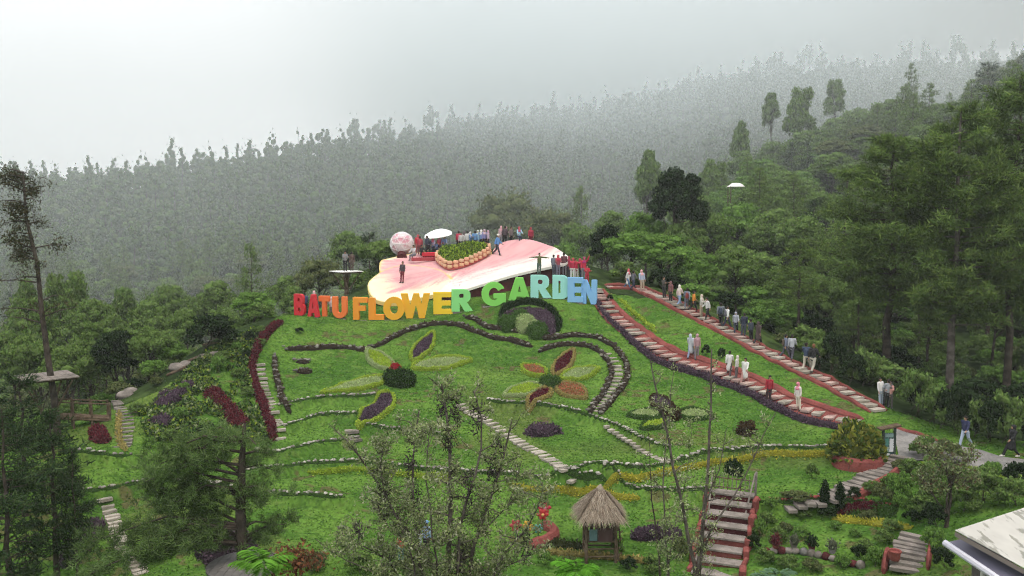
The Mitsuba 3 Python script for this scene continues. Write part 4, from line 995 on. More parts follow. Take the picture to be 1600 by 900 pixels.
# low stone wall with pots, lower right
k = thing('stone_wall', 'low dry stone wall with pots, lower right of the broad stairs', 'wall'); L = line_at([(1198, 866), (1230, 864), (1265, 868), (1300, 876), (1345, 886)], .3); rng = np.random.default_rng(8)
for i, a in enumerate(L):
    e = trimesh.creation.icosphere(subdivisions=1, radius=1); e.vertices *= 1 + rng.uniform(-.1, .1, (len(e.vertices), 1)); e.apply_scale([.19, .17, rng.uniform(.14, .22)]); e.apply_translation([*(a + rng.uniform(-.03, .03, 2)), float(Z(*a)) + .1])
    part(k, 'stone', e, ['grey_stone', 'maroon_wall', 'grey_stone', 'concrete'][rng.integers(4)], 30)
for i, (px, py, lab) in enumerate([(1212, 858, 'reddish plant pot on the left end of the low stone wall'), (1240, 857, 'grey plant pot on the low stone wall, second from the left'), (1268, 860, 'dark plant pot in the middle of the low stone wall'), (1300, 866, 'grey plant pot right of the middle on the low stone wall')]):
    p = hit(px, py + 6); m = trimesh.creation.revolve([(0, 0), (.12, 0), (.18, .28), (.15, .28), (.11, .1), (0, .1)], sections=14); m.apply_translation(p + [0, 0, .22])
    kk = thing('plant_pot', lab, 'plant pot'); part(kk, 'pot', m, ['red_paint', 'grey_stone', 'maroon_wall', 'concrete'][i], 30)
    bush('plant', None, 0, 0, .17, .3, ['maroon', 'grey', 'dark', 'grey'][i], key=kk, at=p, dens=250, size=.08, seed=i); labels.pop(None, None)
    kx = [q for q in scene if q.startswith(kk + '__plant')][0]; scene[kx]['to_world'] = T().translate([0, 0, .45])
# flower decorations left of the hut
def flower_sign(label, px, py, y, r, col, cc_, foot):
    k = thing('flower_sculpture', label, 'flower sculpture'); c = P(px, py, y)
    for a in range(6):
        t = a * math.pi / 3; e = trimesh.creation.icosphere(subdivisions=2, radius=1); e.apply_scale([r * .55, .05, r * .36]); e.apply_translation([r * .6, 0, 0]); e.apply_transform(trimesh.transformations.rotation_matrix(t, [0, 1, 0])); e.apply_translation(c); part(k, 'petal', e, mat(col, .5), True)
    e = trimesh.creation.icosphere(subdivisions=2, radius=r * .3); e.apply_translation(c + [0, -.05, 0]); part(k, 'heart', e, mat(cc_, .5), True)
    part(k, 'stem', tube([c + [0, .06, 0], [c[0], c[1] + .06, float(Z(c[0], c[1])) - .2]], [.03, .03], 6), mat((.05, .12, .05), .6))


fy = float(hit(830, 850)[1])
flower_sign('red flower sculpture, upper of the two left of the hut', 851, 793, fy + 1.5, .28, (.42, .03, .06), (.5, .2, .25), 0); flower_sign('red flower sculpture, lower of the two left of the hut', 848, 804, fy + 1.0, .25, (.42, .04, .04), (.5, .3, .1), 0)
flower_sign('yellow flower sculpture behind the foreground tree', 825, 822, fy, .24, (.55, .34, .05), (.5, .15, .05), 0); flower_sign('dull red flower sculpture half hidden by the foreground tree', 806, 821, fy, .26, (.36, .06, .07), (.4, .3, .1), 0)
flower_sign('teal flower sculpture beside the curved red kerb', 841, 826, fy, .2, (.07, .27, .25), (.3, .3, .2), 0)
L = line_at([(842, 826), (856, 827), (866, 834), (864, 843), (850, 850), (836, 854), (822, 859)], .2)
k = thing('path_kerb', 'curved red painted kerb beside the flower sculptures left of the hut', 'kerb'); part(k, 'kerb_body', ridge(L, .42, .34, 6), 'red_paint')

# ------------------------------------------------------------------ people
SPH = trimesh.creation.icosphere(subdivisions=1, radius=1).vertices


def bone(a, ra, b, rb, sq=(1, 1, 1)):
    return m3.Manifold.hull_points(np.vstack([SPH * ra * np.array(sq) + a, SPH * rb * np.array(sq) + b]).astype(np.float32))


def fuse(ms, edge=.05, it=4):
    M = m3.Manifold.batch_boolean(ms, m3.OpType.Add).refine_to_length(edge).to_mesh()
    t = trimesh.Trimesh(M.vert_properties[:, :3], M.tri_verts, process=True)
    if it: trimesh.smoothing.filter_taubin(t, iterations=it)
    return t


def figure(thigh=(0, 0), knee=(0, 0), arm=((0, .12), (0, .12)), elbow=(.25, .25), spread=.09, lean=0., seat=None, nod=0.):
    """One pose: angles in radians (thigh and arm swing forward = towards -y; arm = (swing, away from the side)). Returns the meshes of its parts."""
    A = lambda *v: np.array(v, float)
    hipz = .86
    H = {}
    for s, i in ((-1, 0), (1, 1)):
        hip = A(s * spread, 0, hipz); a = thigh[i]
        kn = hip + .42 * A(s * .02, -math.sin(a), -math.cos(a)); b = a - knee[i]
        an = kn + .40 * A(0, -math.sin(b), -math.cos(b)); H[s] = [hip, kn, an, b]
    low = min(H[s][2][2] for s in H) - .06
    if seat is not None: low = hipz - .1 - seat
    sh = A(0, 0, -low)
    up = A(0, -math.sin(lean), math.cos(lean)); c0 = A(0, 0, hipz + .04)
    chest, neck = c0 + up * .34, c0 + up * .54
    head = neck + A(0, -.02 - .05 * nod, .15)
    body, cloth, legs, shoes = [], [], [], []
    body += [bone(c0, .13, chest, .14, (1, .72, 1)), bone(chest, .13, neck - up * .03, .075, (1, .8, 1)), bone(neck - up * .05, .05, head - A(0, 0, .04), .052), bone(head + A(0, .012, .025), .094, head + A(0, -.018, -.055), .066, (.86, 1, 1.02)),
             bone(head + A(0, -.098, -.012), .012, head + A(0, -.105, -.03), .017)]
    for s in (-1, 1): body += [bone(head + A(s * .082, .01, -.01), .02, head + A(s * .084, .012, -.03), .016, (.5, 1, 1))]
    cloth += [bone(c0 - up * .06, .155, chest, .165, (1.02, .78, 1)), bone(chest, .16, neck - up * .04, .085, (1.05, .85, 1))]
    for s, i in ((-1, 0), (1, 1)):
        shd = neck + A(s * .175, 0, -.055); a, b = arm[i]
        el = shd + .27 * A(s * math.sin(b), -math.sin(a) * math.cos(b), -math.cos(a) * math.cos(b)); f = a + elbow[i]
        d = A(s * math.sin(b) * (1 if abs(b) > 1 else .5), -math.sin(f) * math.cos(b), -math.cos(f) * math.cos(b)); d /= np.linalg.norm(d); wr = el + .24 * d
        body += [bone(shd, .052, el, .041), bone(el, .041, wr, .028)]
        cloth += [bone(neck - up * .06, .08, shd, .072), bone(shd, .072, el, .06), bone(el, .058, wr - d * .04, .045)]
        side = np.cross(d, A(1, 0, 0) if abs(d[0]) < .8 else A(0, 1, 0)); side /= np.linalg.norm(side); palm = wr + d * .075
        body.append(bone(wr, .026, palm, .03))
        for q, (o, l) in enumerate(((-.027, .06), (-.009, .075), (.009, .07), (.026, .055))):
            r0 = palm + side * o; r1 = r0 + d * l * .55 + A(0, -.008, 0); body += [bone(r0, .0095, r1, .009), bone(r1, .009, r1 + d * l * .45 + A(0, -.015, -.005), .008)]
        t0 = wr + d * .03 + side * -.02; body.append(bone(t0, .011, t0 - side * .03 + d * .045, .009))
    for s in (-1, 1):
        hip, kn, an, b = H[s]; toe = an + A(s * .02, -.15 if seat is None or True else 0, -.03)
        body += [bone(c0 - up * .04, .12, hip, .085), bone(hip, .085, kn, .055), bone(kn, .055, an, .038), bone(an + A(0, .03, -.02), .036, toe, .028)]
        legs += [bone(c0 - up * .05, .135, hip, .1), bone(hip, .102, kn, .072), bone(kn, .072, an + A(0, 0, .05), .06)]
        shoes += [bone(an + A(0, .035, -.012), .05, toe, .038)]
    skirt_ = [bone(c0, .16, c0 + A(0, 0, -.34), .2, (1, .85, 1))]
    hair = [bone(head + A(0, .022, .03), .102, head + A(0, .05, -.03), .085, (.92, 1, 1))]
    hij = [bone(head + A(0, .03, .02), .118, head + A(0, .05, -.08), .105, (.92, .95, 1)), bone(head + A(0, .04, -.1), .1, chest + A(0, -.01, .06), .175, (1, .8, .7))]
    cap = [bone(head + A(0, .01, .06), .104, head + A(0, .0, .075), .09), bone(head + A(0, -.09, .055), .03, head + A(0, -.14, .05), .045, (1.4, 1, .3))]
    pack = [bone(chest + A(0, .17, .05), .11, chest + A(0, .18, -.2), .13, (1.1, .7, 1))]
    R = dict(body=fuse(body, .04, 3), shirt=fuse(cloth), trousers=fuse(legs), shoes=fuse(shoes, .05, 0), tunic=fuse(cloth + skirt_), hair=fuse(hair), hijab=fuse(hij), cap=fuse(cap, .05, 0), backpack=fuse(pack))
    for m in R.values(): m.apply_translation(sh)
    R['head'] = head + sh
    return R


POSES = {
    'stand': figure(), 'walk': figure((.42, -.30), (.12, .35), ((-.35, .12), (.4, .12)), (.3, .5)), 'walk2': figure((-.28, .38), (.4, .1), ((.35, .14), (-.3, .12)), (.6, .3), lean=.06),
    'fold': figure((0, .06), (0, .05), ((.35, .1), (.35, .1)), (1.5, 1.5)), 'photo': figure((.03, 0), (0, 0), ((1.1, .3), (1.1, .3)), (1.0, 1.0)), 'wide': figure((.05, -.05), (0, .05), ((0, 1.5), (0, 1.5)), (0, 0)),
    'sit': figure((1.45, 1.35), (1.4, 1.5), ((.5, .15), (.6, .15)), (.7, .7), seat=.40, lean=.1, nod=.5), 'floor': figure((1.9, 1.75), (2.1, 1.7), ((.9, .2), (.8, .2)), (.5, .6), seat=.06, lean=.15), 'wave': figure((0, .05), (0, 0), ((.1, .12), (2.4, .4)), (.3, .5)),
}
PLYS = {}


def person(label, px, py, pose, top_, bottom, head='hair', headcol=(.02, .016, .014), yaw=0., tall=1.62, at=None, surf=None, y=None, shoe=(.05, .045, .045), long=False, pack=None, skin=(.36, .21, .14), group=None):
    p = at if at is not None else (P(px, py, y) if y else (hit(px, py, ZP, 60.0) if surf == 'deck' else hit(px, py)))
    k = thing('person', label, 'person', group)
    j = len(label) * 7.3 + px
    tw = T().translate([float(q) for q in p]).rotate([0, 0, 1], yaw).rotate([1, 0, 0], 3.5 * math.sin(j)).rotate([0, 1, 0], 2.5 * math.sin(j * 1.7)).scale([tall / 1.62 * (1 + .06 * math.sin(j * 2.3))] * 2 + [tall / 1.62])

    def put(name, src, col, rough=.8):
        if (pose, src) not in PLYS: PLYS[(pose, src)] = mikit.ply(POSES[pose][src], None, True)
        key = numbered(f'{k}__{name}'); scene[key] = {**PLYS[(pose, src)], 'bsdf': {'type': 'ref', 'id': mat(col, rough, .25)}, 'to_world': tw}
    put('body', 'body', skin, .5)
    put('tunic' if long else 'shirt', 'tunic' if long else 'shirt', top_); put('trousers', 'trousers', bottom); put('shoes', 'shoes', shoe)
    if head: put(head, head, headcol)
    if head == 'cap': put('hair', 'hair', (.02, .016, .014))
    if pack: put('backpack', 'backpack', pack)


W_, NAVY, BLK, JEAN, BEI, RED, PNK, GRY = (.62, .61, .60), (.03, .035, .06), (.02, .02, .022), (.09, .15, .26), (.38, .32, .24), (.40, .03, .05), (.58, .26, .30), (.26, .26, .27)
BLU, LBL, MAR = (.09, .22, .45), (.30, .48, .60), (.15, .03, .04)
# upper path
person('person in white top and jeans with a red pink scarf, first on the upper path', 980, 452, 'walk', W_, JEAN, 'hijab', (.55, .12, .16), 60, long=True)
person('person in blue white top, pale trousers and pink scarf, second on the upper path', 1004, 455, 'stand', (.36, .42, .55), BEI, 'hijab', (.60, .34, .36), 20)
person('dark clothed person half hidden under the bushes at the top of the upper path', 1038, 467, 'fold', (.06, .055, .05), BLK, 'hair', yaw=40)
person('person in pinkish white top and jeans on the upper path before the orange jacket', 1062, 480, 'walk2', (.58, .46, .45), (.20, .28, .42), 'hijab', (.62, .58, .52), 120)
person('person in an orange jacket and dark trousers on the upper path', 1083, 487, 'walk', (.55, .22, .04), BLK, 'hair', yaw=100, tall=1.5)
person('person in white shirt and black trousers right after the orange jacket on the upper path', 1106, 500, 'walk2', W_, BLK, 'hair', yaw=-70)
person('person in white shirt and dark navy trousers, second white shirt after the orange jacket', 1136, 514, 'walk', (.66, .66, .66), NAVY, 'hair', yaw=110, pack=(.1, .1, .12))
person('person in dark navy top half way down the upper path', 1161, 527, 'stand', NAVY, (.05, .06, .08), 'hair', yaw=160)
person('person all in dark brown on the middle of the upper path', 1184, 540, 'walk', (.07, .05, .05), BLK, 'hijab', (.07, .05, .05), 130, long=True)
person('person in pale grey shirt on the lower half of the upper path', 1236, 563, 'walk2', (.40, .42, .46), (.07, .07, .09), 'hair', yaw=150, tall=1.7)
person('person in navy jacket and beige trousers, front one of the upper path pair', 1261, 578, 'walk', (.05, .07, .12), (.40, .37, .30), 'hair', yaw=140, tall=1.75)
person('person in black with brown hair, back one of the pair on the upper path', 1269, 582, 'walk2', BLK, (.36, .34, .29), 'hair', (.16, .07, .035), 140, tall=1.8)
person('person in white shirt and pale jeans at the lower end of the upper path', 1377, 634, 'stand', W_, (.30, .35, .42), 'hair', yaw=20)
person('person in salmon pink top at the lower end of the upper path', 1391, 637, 'fold', (.55, .30, .27), (.10, .09, .09), 'hijab', (.12, .09, .09), -30, tall=1.5)
# main stairs
person('person in grey white top and jeans, highest of the five on the main stairs', 1080, 560, 'walk', (.44, .47, .50), (.20, .24, .33), 'hijab', (.40, .45, .52), 150, long=True)
person('person with long dark hair in a long white top on the main stairs', 1139, 588, 'walk2', W_, (.08, .07, .07), 'hair', yaw=160, long=True)
person('person in a white top on the main stairs just above the man in red', 1163, 600, 'walk', (.60, .60, .57), (.35, .20, .18), 'hair', yaw=-40, long=True)
person('person in red shirt and dark trousers on the main stairs', 1200, 631, 'stand', (.30, .025, .04), (.05, .03, .035), 'hair', yaw=10, tall=1.65)
person('person in white top and cream trousers with a pink scarf low on the main stairs', 1248, 642, 'stand', (.64, .58, .56), (.60, .55, .45), 'hijab', (.58, .20, .27), -60)
# road
person('person in dark blue top and pale blue trousers on the grey road', 1508, 697, 'walk', (.03, .035, .08), (.36, .42, .52), 'hair', yaw=-60)
person('person all in black with white shoes striding along the grey road', 1578, 714, 'walk', BLK, BLK, 'hijab', BLK, -80, 1.68, shoe=(.6, .55, .52), long=True)
# hilltop platform
person('person in dark top and maroon trousers alone on the front left petal', 628, 442, 'stand', (.07, .05, .06), (.17, .03, .045), 'hair', yaw=-20, surf='deck', tall=1.66)
person('person in red standing left of the white canopy', 652, 397, 'stand', RED, (.32, .10, .10), 'hijab', (.45, .06, .08), 10, surf='deck')
person('person in grey white shirt sitting on the low red wall', 647, 407, 'sit', (.45, .44, .45), (.12, .12, .14), 'hair', yaw=-30, surf='deck')
person('person in black sitting on the floor beside the red seat block', 659, 400, 'floor', BLK, BLK, 'hair', yaw=50, surf='deck')
for i, (px, py, t_, b_, h_, lab) in enumerate([(669, 395, NAVY, BLK, 'hair', 'person in navy seated under the left end of the white canopy'), (677, 394, (.32, .30, .42), NAVY, 'hijab', 'person in lilac grey seated under the middle of the canopy, second from its left end'), (686, 393, (.40, .06, .09), NAVY, 'hijab', 'person in dark red seated under the right half of the canopy'), (694, 392, (.16, .22, .38), BLK, 'hair', 'person in blue seated under the right end of the canopy')]):
    person(lab, px, py, 'sit', t_, b_, h_, (.03, .02, .02) if h_ == 'hair' else (.5, .12, .18), [10, -20, 30, 0][i], surf='deck')
person('person in red top and black trousers at the back, first standing right of the canopy', 716, 391, 'stand', (.45, .04, .08), BLK, 'hair', yaw=180, surf='deck')
person('person in white top taking a photo at the back rim', 724, 391, 'photo', W_, GRY, 'hijab', (.12, .10, .10), 160, surf='deck')
person('person in white top and dark hair at the back rim, right of the photographer', 732, 391, 'stand', (.60, .58, .58), GRY, 'hair', yaw=170, surf='deck')
person('person in blue top and black trousers in the back row', 741, 391, 'fold', BLU, BLK, 'hair', yaw=-10, surf='deck')
person('person in pale blue dress in the back row, between two dark blue tops', 748, 390, 'stand', LBL, (.25, .42, .52), 'hijab', (.5, .55, .5), 0, surf='deck', long=True)
person('person in violet blue top at the right end of the back row', 758, 389, 'stand', (.22, .22, .42), BLK, 'hijab', (.48, .36, .40), 10, surf='deck')
person('person in white cap, blue shirt and dark trousers walking on the platform', 776, 399, 'walk', (.10, .24, .50), (.04, .035, .05), 'cap', (.66, .64, .60), 70, surf='deck', tall=1.75)
person('person in dark top at the back rim, right of the white cap', 788, 383, 'stand', (.09, .07, .08), BLK, 'hair', yaw=180, y=74.8)
person('person with pink scarf at the back rim, between the white cap and the dark top', 782, 383, 'stand', (.5, .36, .38), GRY, 'hijab', (.58, .32, .36), 170, y=74.9)
person('person in pale blue shirt and red scarf sitting on the top of the right petal', 811, 378, 'sit', LBL, NAVY, 'hijab', (.42, .05, .1), 20, y=73.8)
person('person in dark red behind the top of the right petal', 829, 385, 'stand', (.36, .04, .07), MAR, 'hijab', (.36, .04, .07), 20, y=75.5)
person('person in olive holding both arms straight out before the right petal', 842, 429, 'wide', (.12, .13, .06), (.10, .14, .12), 'hair', yaw=0, tall=1.6, y=65.6)
person('person in red scarf and grey trousers, leftmost of the red group by the stairs', 872, 432, 'fold', (.36, .08, .11), (.16, .15, .2), 'hijab', (.45, .04, .07), 10, y=65.8)
person('person in dark maroon, tallest of the red group by the stairs', 882, 432, 'stand', (.12, .05, .06), (.17, .15, .17), 'hair', yaw=180, tall=1.78, y=66.2)
person('person in red top and white trousers in the red group by the stairs', 894, 437, 'stand', (.45, .035, .07), W_, 'hijab', (.45, .035, .07), -10, y=65.9)
person('person in red jacket with dark pink scarf in front of the red group', 912, 439, 'wave', (.46, .03, .06), (.18, .18, .22), 'hijab', (.30, .03, .12), 0, y=65.4, tall=1.78)
person('person all in red at the right end of the red group by the stairs', 917, 444, 'fold', (.40, .03, .05), (.36, .03, .05), 'hair', yaw=20, y=64.8, tall=1.4)
for i, (px, py, y, pose, t_, b_, h_, hc_, lab) in enumerate([
        (720, 392, None, 'stand', (.50, .48, .48), BLK, 'hair', None, 'person in off white top squeezed in beside the red top at the back'), (736, 392, None, 'fold', (.12, .20, .38), NAVY, 'hijab', (.5, .48, .46), 'person in blue with a pale scarf between the white tops and the blue one'),
        (744, 391, None, 'stand', (.14, .28, .50), NAVY, 'hair', None, 'person in bright blue top beside the pale blue dress'), (753, 390, None, 'photo', (.16, .24, .45), BLK, 'hijab', (.62, .60, .58), 'person in blue with a white scarf raising a phone in the back row'),
        (763, 389, None, 'stand', (.40, .34, .42), BLK, 'hijab', (.45, .30, .36), 'person in mauve at the very end of the back row'), (682, 394, None, 'floor', (.10, .14, .28), BLK, 'hair', None, 'person in dark blue crouching among the seated people under the canopy'),
        (798, 384, 74.6, 'stand', (.16, .13, .13), BLK, 'hair', None, 'person in dark brown at the back rim, before the top of the right petal'), (792, 384, 75.0, 'fold', (.30, .20, .22), GRY, 'hijab', (.40, .22, .26), 'person in dusty rose at the back rim'),
        (656, 398, None, 'stand', (.36, .06, .08), (.16, .05, .06), 'hair', None, 'person in dark red top right behind the one in red by the canopy'), (667, 398, None, 'stand', (.05, .06, .09), BLK, 'hair', None, 'person in black top standing at the left end of the canopy'),
        (888, 434, 66.4, 'stand', (.38, .05, .08), (.10, .09, .11), 'hijab', (.30, .04, .08), 'person in dull red squeezed in the middle of the red group'), (901, 438, 66.2, 'photo', (.42, .04, .07), (.5, .48, .48), 'hair', None, 'person in red taking a photo in the red group'),
        (907, 436, 66.6, 'stand', (.32, .04, .07), NAVY, 'hijab', (.42, .04, .10), 'person in crimson behind the one with the dark pink scarf'), (866, 431, 66.0, 'stand', (.18, .18, .22), (.09, .09, .12), 'hair', None, 'person in grey just left of the red group')]):
    person(lab, px, py, pose, t_, b_, h_, hc_ or (.02, .016, .014), (i * 67) % 360, surf=None if y else 'deck', y=y, tall=1.55 + .03 * (i % 4))
for i, (px, py, pose, t_, b_, h_, hc_, pk, lab) in enumerate([
        (990, 453, 'walk2', (.12, .12, .14), NAVY, 'hair', None, None, 'person in charcoal between the first two on the upper path'), (1048, 473, 'stand', (.22, .10, .10), BLK, 'hijab', (.16, .08, .09), None, 'person in dull maroon near the top of the upper path'),
        (1072, 484, 'walk', (.20, .24, .30), (.10, .11, .14), 'hair', None, (.20, .04, .04), 'person with a red backpack beside the orange jacket'), (1095, 496, 'fold', (.48, .46, .42), BEI, 'hijab', (.52, .44, .38), None, 'person in cream between the orange jacket and the white shirt'),
        (1127, 510, 'walk2', (.16, .18, .20), BLK, 'hair', None, (.04, .05, .08), 'person in slate grey with a dark backpack before the second white shirt'), (1150, 521, 'walk', (.34, .36, .40), NAVY, 'hijab', (.30, .32, .38), None, 'person in grey with a grey scarf half way along the upper path'),
        (1174, 535, 'stand', (.05, .06, .08), BLK, 'hair', None, None, 'person in near black beside the dark brown one on the upper path'), (1227, 560, 'walk', (.14, .16, .22), (.08, .08, .1), 'hair', None, (.10, .08, .06), 'person with a brown backpack ahead of the pale grey shirt'),
        (1384, 636, 'fold', (.30, .32, .36), BLK, 'hair', None, None, 'person in grey between the white shirt and the pink top at the path end'), (1088, 562, 'stand', (.38, .24, .26), (.2, .18, .2), 'hijab', (.42, .26, .3), None, 'person in rose behind the highest one on the main stairs'),
        (1150, 594, 'stand', (.52, .50, .48), (.12, .10, .1), 'hijab', (.5, .46, .42), None, 'person in ivory between the two in white on the main stairs')]):
    person(lab, px, py, pose, t_, b_, h_, hc_ or (.02, .016, .014), [120, -60, 150, 30][i % 4] + i * 9, pack=pk, tall=1.5 + .04 * (i % 5))
# behind the letters and on the deck
person('person with pale pink scarf behind the red letter A', 493, 489, 'stand', (.10, .07, .08), BLK, 'hijab', (.62, .42, .42), 170, y=63.6)
person('person in blue between the red letters B and A', 478, 492, 'stand', (.06, .08, .16), BLK, 'hair', yaw=180, y=63.4)
person('person in white between the orange letters T and U', 518, 496, 'fold', (.60, .55, .55), GRY, 'hijab', (.6, .5, .5), 170, y=63.6, tall=1.5)
person('person in grey shirt and black trousers standing on the white lookout deck', 541, 0, 'fold', (.22, .22, .23), BLK, 'hair', yaw=30, at=DECK_TOP + [-.05, -.2, 0], tall=1.6)
person('dim brown clothed person standing behind the other one on the white lookout deck', 549, 0, 'stand', (.10, .07, .06), (.09, .07, .06), 'hair', yaw=190, at=DECK_TOP + [.42, .3, 0], tall=1.5)
# below, behind the foreground tree
person('child in blue cap and blue white shirt behind the foreground tree', 666, 868, 'stand', (.26, .36, .52), (.04, .035, .035), 'cap', (.16, .30, .52), 150, tall=1.45)
person('child in white and blue left of the blue cap, behind the foreground tree', 655, 872, 'fold', (.45, .48, .55), (.10, .16, .30), 'hair', yaw=-140, tall=1.2)
person('child in red top and teal trousers behind the lower left of the foreground tree', 626, 878, 'stand', (.42, .08, .07), (.10, .24, .26), 'hair', yaw=20, tall=1.15)

# ------------------------------------------------------------------ trees
scene['bark'] = {'type': 'twosided', 'bsdf': {'type': 'diffuse', 'reflectance': mikit.proc(stone_color((.085, .070, .058), (.045, .038, .032), 3))}}
scene['pale_bark'] = {'type': 'twosided', 'bsdf': {'type': 'diffuse', 'reflectance': mikit.proc(stone_color((.15, .13, .115), (.075, .065, .055), 3))}}
TP = {'broad': np.array([(.125, .205, .055), (.095, .165, .045), (.155, .235, .062), (.12, .17, .058)]), 'darkbroad': np.array([(.024, .042, .018), (.032, .054, .022), (.018, .032, .014)]),
      'lightbroad': np.array([(.13, .24, .05), (.17, .29, .065), (.10, .19, .045)]), 'dry': np.array([(.105, .135, .052), (.14, .155, .065), (.08, .11, .042)]),
      'pine': np.array([(.100, .160, .044), (.125, .190, .050), (.080, .130, .040), (.15, .21, .055)]), 'darkpine': np.array([(.030, .056, .024), (.040, .070, .028), (.048, .075, .028)]),
      'fall': np.array([(.075, .075, .035), (.055, .07, .03), (.10, .085, .045)]), 'far': np.array([(.060, .112, .032), (.078, .136, .036), (.048, .090, .028), (.082, .118, .040)])}


def lerp3(a, b, n): return np.asarray(a) + (np.asarray(b) - np.asarray(a)) * np.linspace(0, 1, n)[:, None]


def tree_broad(seed, h=10., cw=7., ch=6.5, clumps=46, per=70, size=.3, pal='broad', r=.18, open_=.24):
    rng = np.random.default_rng(seed); wood = []
    th = h - ch * .55
    pts = lerp3([0, 0, -.6], [rng.normal() * .3, rng.normal() * .3, th], 5); pts[1:-1, :2] += rng.normal(size=(3, 2)) * .12
    wood.append(tube(pts, np.linspace(r * 1.15, r * .55, 5), 7))
    d = unit(rng, clumps); d[:, 2] = np.abs(d[:, 2]) * 1.15 - .4
    rad = rng.uniform(.45, 1.0, (clumps, 1)) ** .6
    lob = .75 + .5 * meshkit.fbm(d * 1.4 + seed, 2)[:, None]
    c = np.array([pts[-1][0], pts[-1][1], h - ch / 2]) + d * rad * lob * [cw / 2, cw / 2, ch / 2]
    cols, P_, S_ = [], [], []; cores, ccol = [], []; ico = trimesh.creation.icosphere(subdivisions=1, radius=1)
    for i in range(clumps):
        if i % 2 == 0:
            t = rng.uniform(.45, .95); a = pts[0] + (pts[-1] - pts[0]) * t; mid = (a + c[i]) / 2 + [0, 0, -.1 * np.linalg.norm(c[i] - a)]
            wood.append(tube([a, mid, c[i]], [r * .36, r * .2, r * .06], 5))
        n = int(per * rng.uniform(.6, 1.4)); q = unit(rng, n) * rng.uniform(.25, 1, (n, 1)) ** .5 * cw * open_ * rng.uniform(.6, 1.15) * [1, 1, .62]
        b_ = ico.vertices * (cw * open_ * .50) * (.7 + .6 * meshkit.noise(ico.vertices * 1.6 + i * 3.1))[:, None] * [1, 1, .66] + c[i]; cores.append((b_, ico.faces)); ccol.append(TP[pal].mean(0) * rng.uniform(.7, 1.1)); P_.append(c[i] + q); cols.append(np.repeat([rng.uniform(.75, 1.25)], n))
    P_ = np.vstack(P_); tone = np.concatenate(cols)
    M, col = leaves(P_, size, TP[pal], rng, up=.15)
    return join(wood), join(cores + [M], ccol + [col * np.repeat(tone, 4)[:, None]])


def tree_pine(seed, h=18., spread=4.2, first=.35, whorls=20, size=.055, long=.5, pal='pine', r=.2, tuft=16, per=7, droop=.1, top=.35, lean=(0, 0), bare=.0, shape=.7):
    rng = np.random.default_rng(seed); n = 9
    tr = lerp3([0, 0, -.6], [lean[0], lean[1], h], n); tr[1:-1, :2] += rng.normal(size=(n - 2, 2)) * h * .004
    wood = [tube(tr, np.linspace(r, r * .16, n), 8)]
    at = lambda t: np.array([np.interp(t, np.linspace(0, 1, n), tr[:, q]) for q in range(3)])
    TPs, DIR, TON = [], [], []
    for w in range(whorls):
        t = first + (1 - first) * (w + rng.uniform(0, .8)) / whorls; u = (t - first) / (1 - first)
        prof = (1 - u) ** shape * (.55 + .45 * min(1, u / .25)) + top * u * .3
        for b in range(rng.integers(3, 6)):
            a = rng.uniform(0, 2 * np.pi); L = spread * prof * rng.uniform(.55, 1.15)
            if L < .25: continue
            p0 = at(t); dv = np.array([math.cos(a), math.sin(a), 0])
            p1 = p0 + dv * L * .5 + [0, 0, L * (.10 - droop)]; p2 = p0 + dv * L + [0, 0, L * (.22 - droop) + .1] + rng.normal(size=3) * .12 * L * .3
            wood.append(tube([p0, p1, p2], [r * .22 * (1 - .6 * u), r * .13 * (1 - .6 * u), .012], 5))
            tone = rng.uniform(.7, 1.3)
            if rng.random() < bare: continue
            m = max(2, int(per * L / spread * 1.6))
            for k_ in range(m):
                s = rng.uniform(.35, 1.02); q = (p0 * (1 - s) ** 2 + 2 * p1 * s * (1 - s) + p2 * s * s) + rng.normal(size=3) * [.16, .16, .10] * L * .5
                TPs.append(q); DIR.append(dv * .6 + [0, 0, .55] + rng.normal(size=3) * .3); TON.append(tone * rng.uniform(.8, 1.2))
    TPs, DIR, TON = np.array(TPs), np.array(DIR), np.array(TON); N = len(TPs)
    d = DIR[:, None] * .55 + rng.normal(size=(N, tuft, 3)) * .6; d /= np.linalg.norm(d, axis=2, keepdims=True)
    l = long * rng.uniform(.6, 1.2, (N, tuft, 1)); s = np.cross(d, unit(rng, N * tuft).reshape(N, tuft, 3)); s /= np.linalg.norm(s, axis=2, keepdims=True) + 1e-9
    base = TPs[:, None] + rng.normal(size=(N, tuft, 3)) * long * .25
    v = np.stack([base - s * size * .5, base + s * size * .5, base + d * l], 2).reshape(-1, 3)
    col = TP[pal][rng.integers(0, len(TP[pal]), N * tuft)] * (np.repeat(TON, tuft) * rng.uniform(.8, 1.25, N * tuft))[:, None]
    return join(wood), ((v, np.arange(len(v)).reshape(-1, 3)), np.repeat(col, 3, 0))


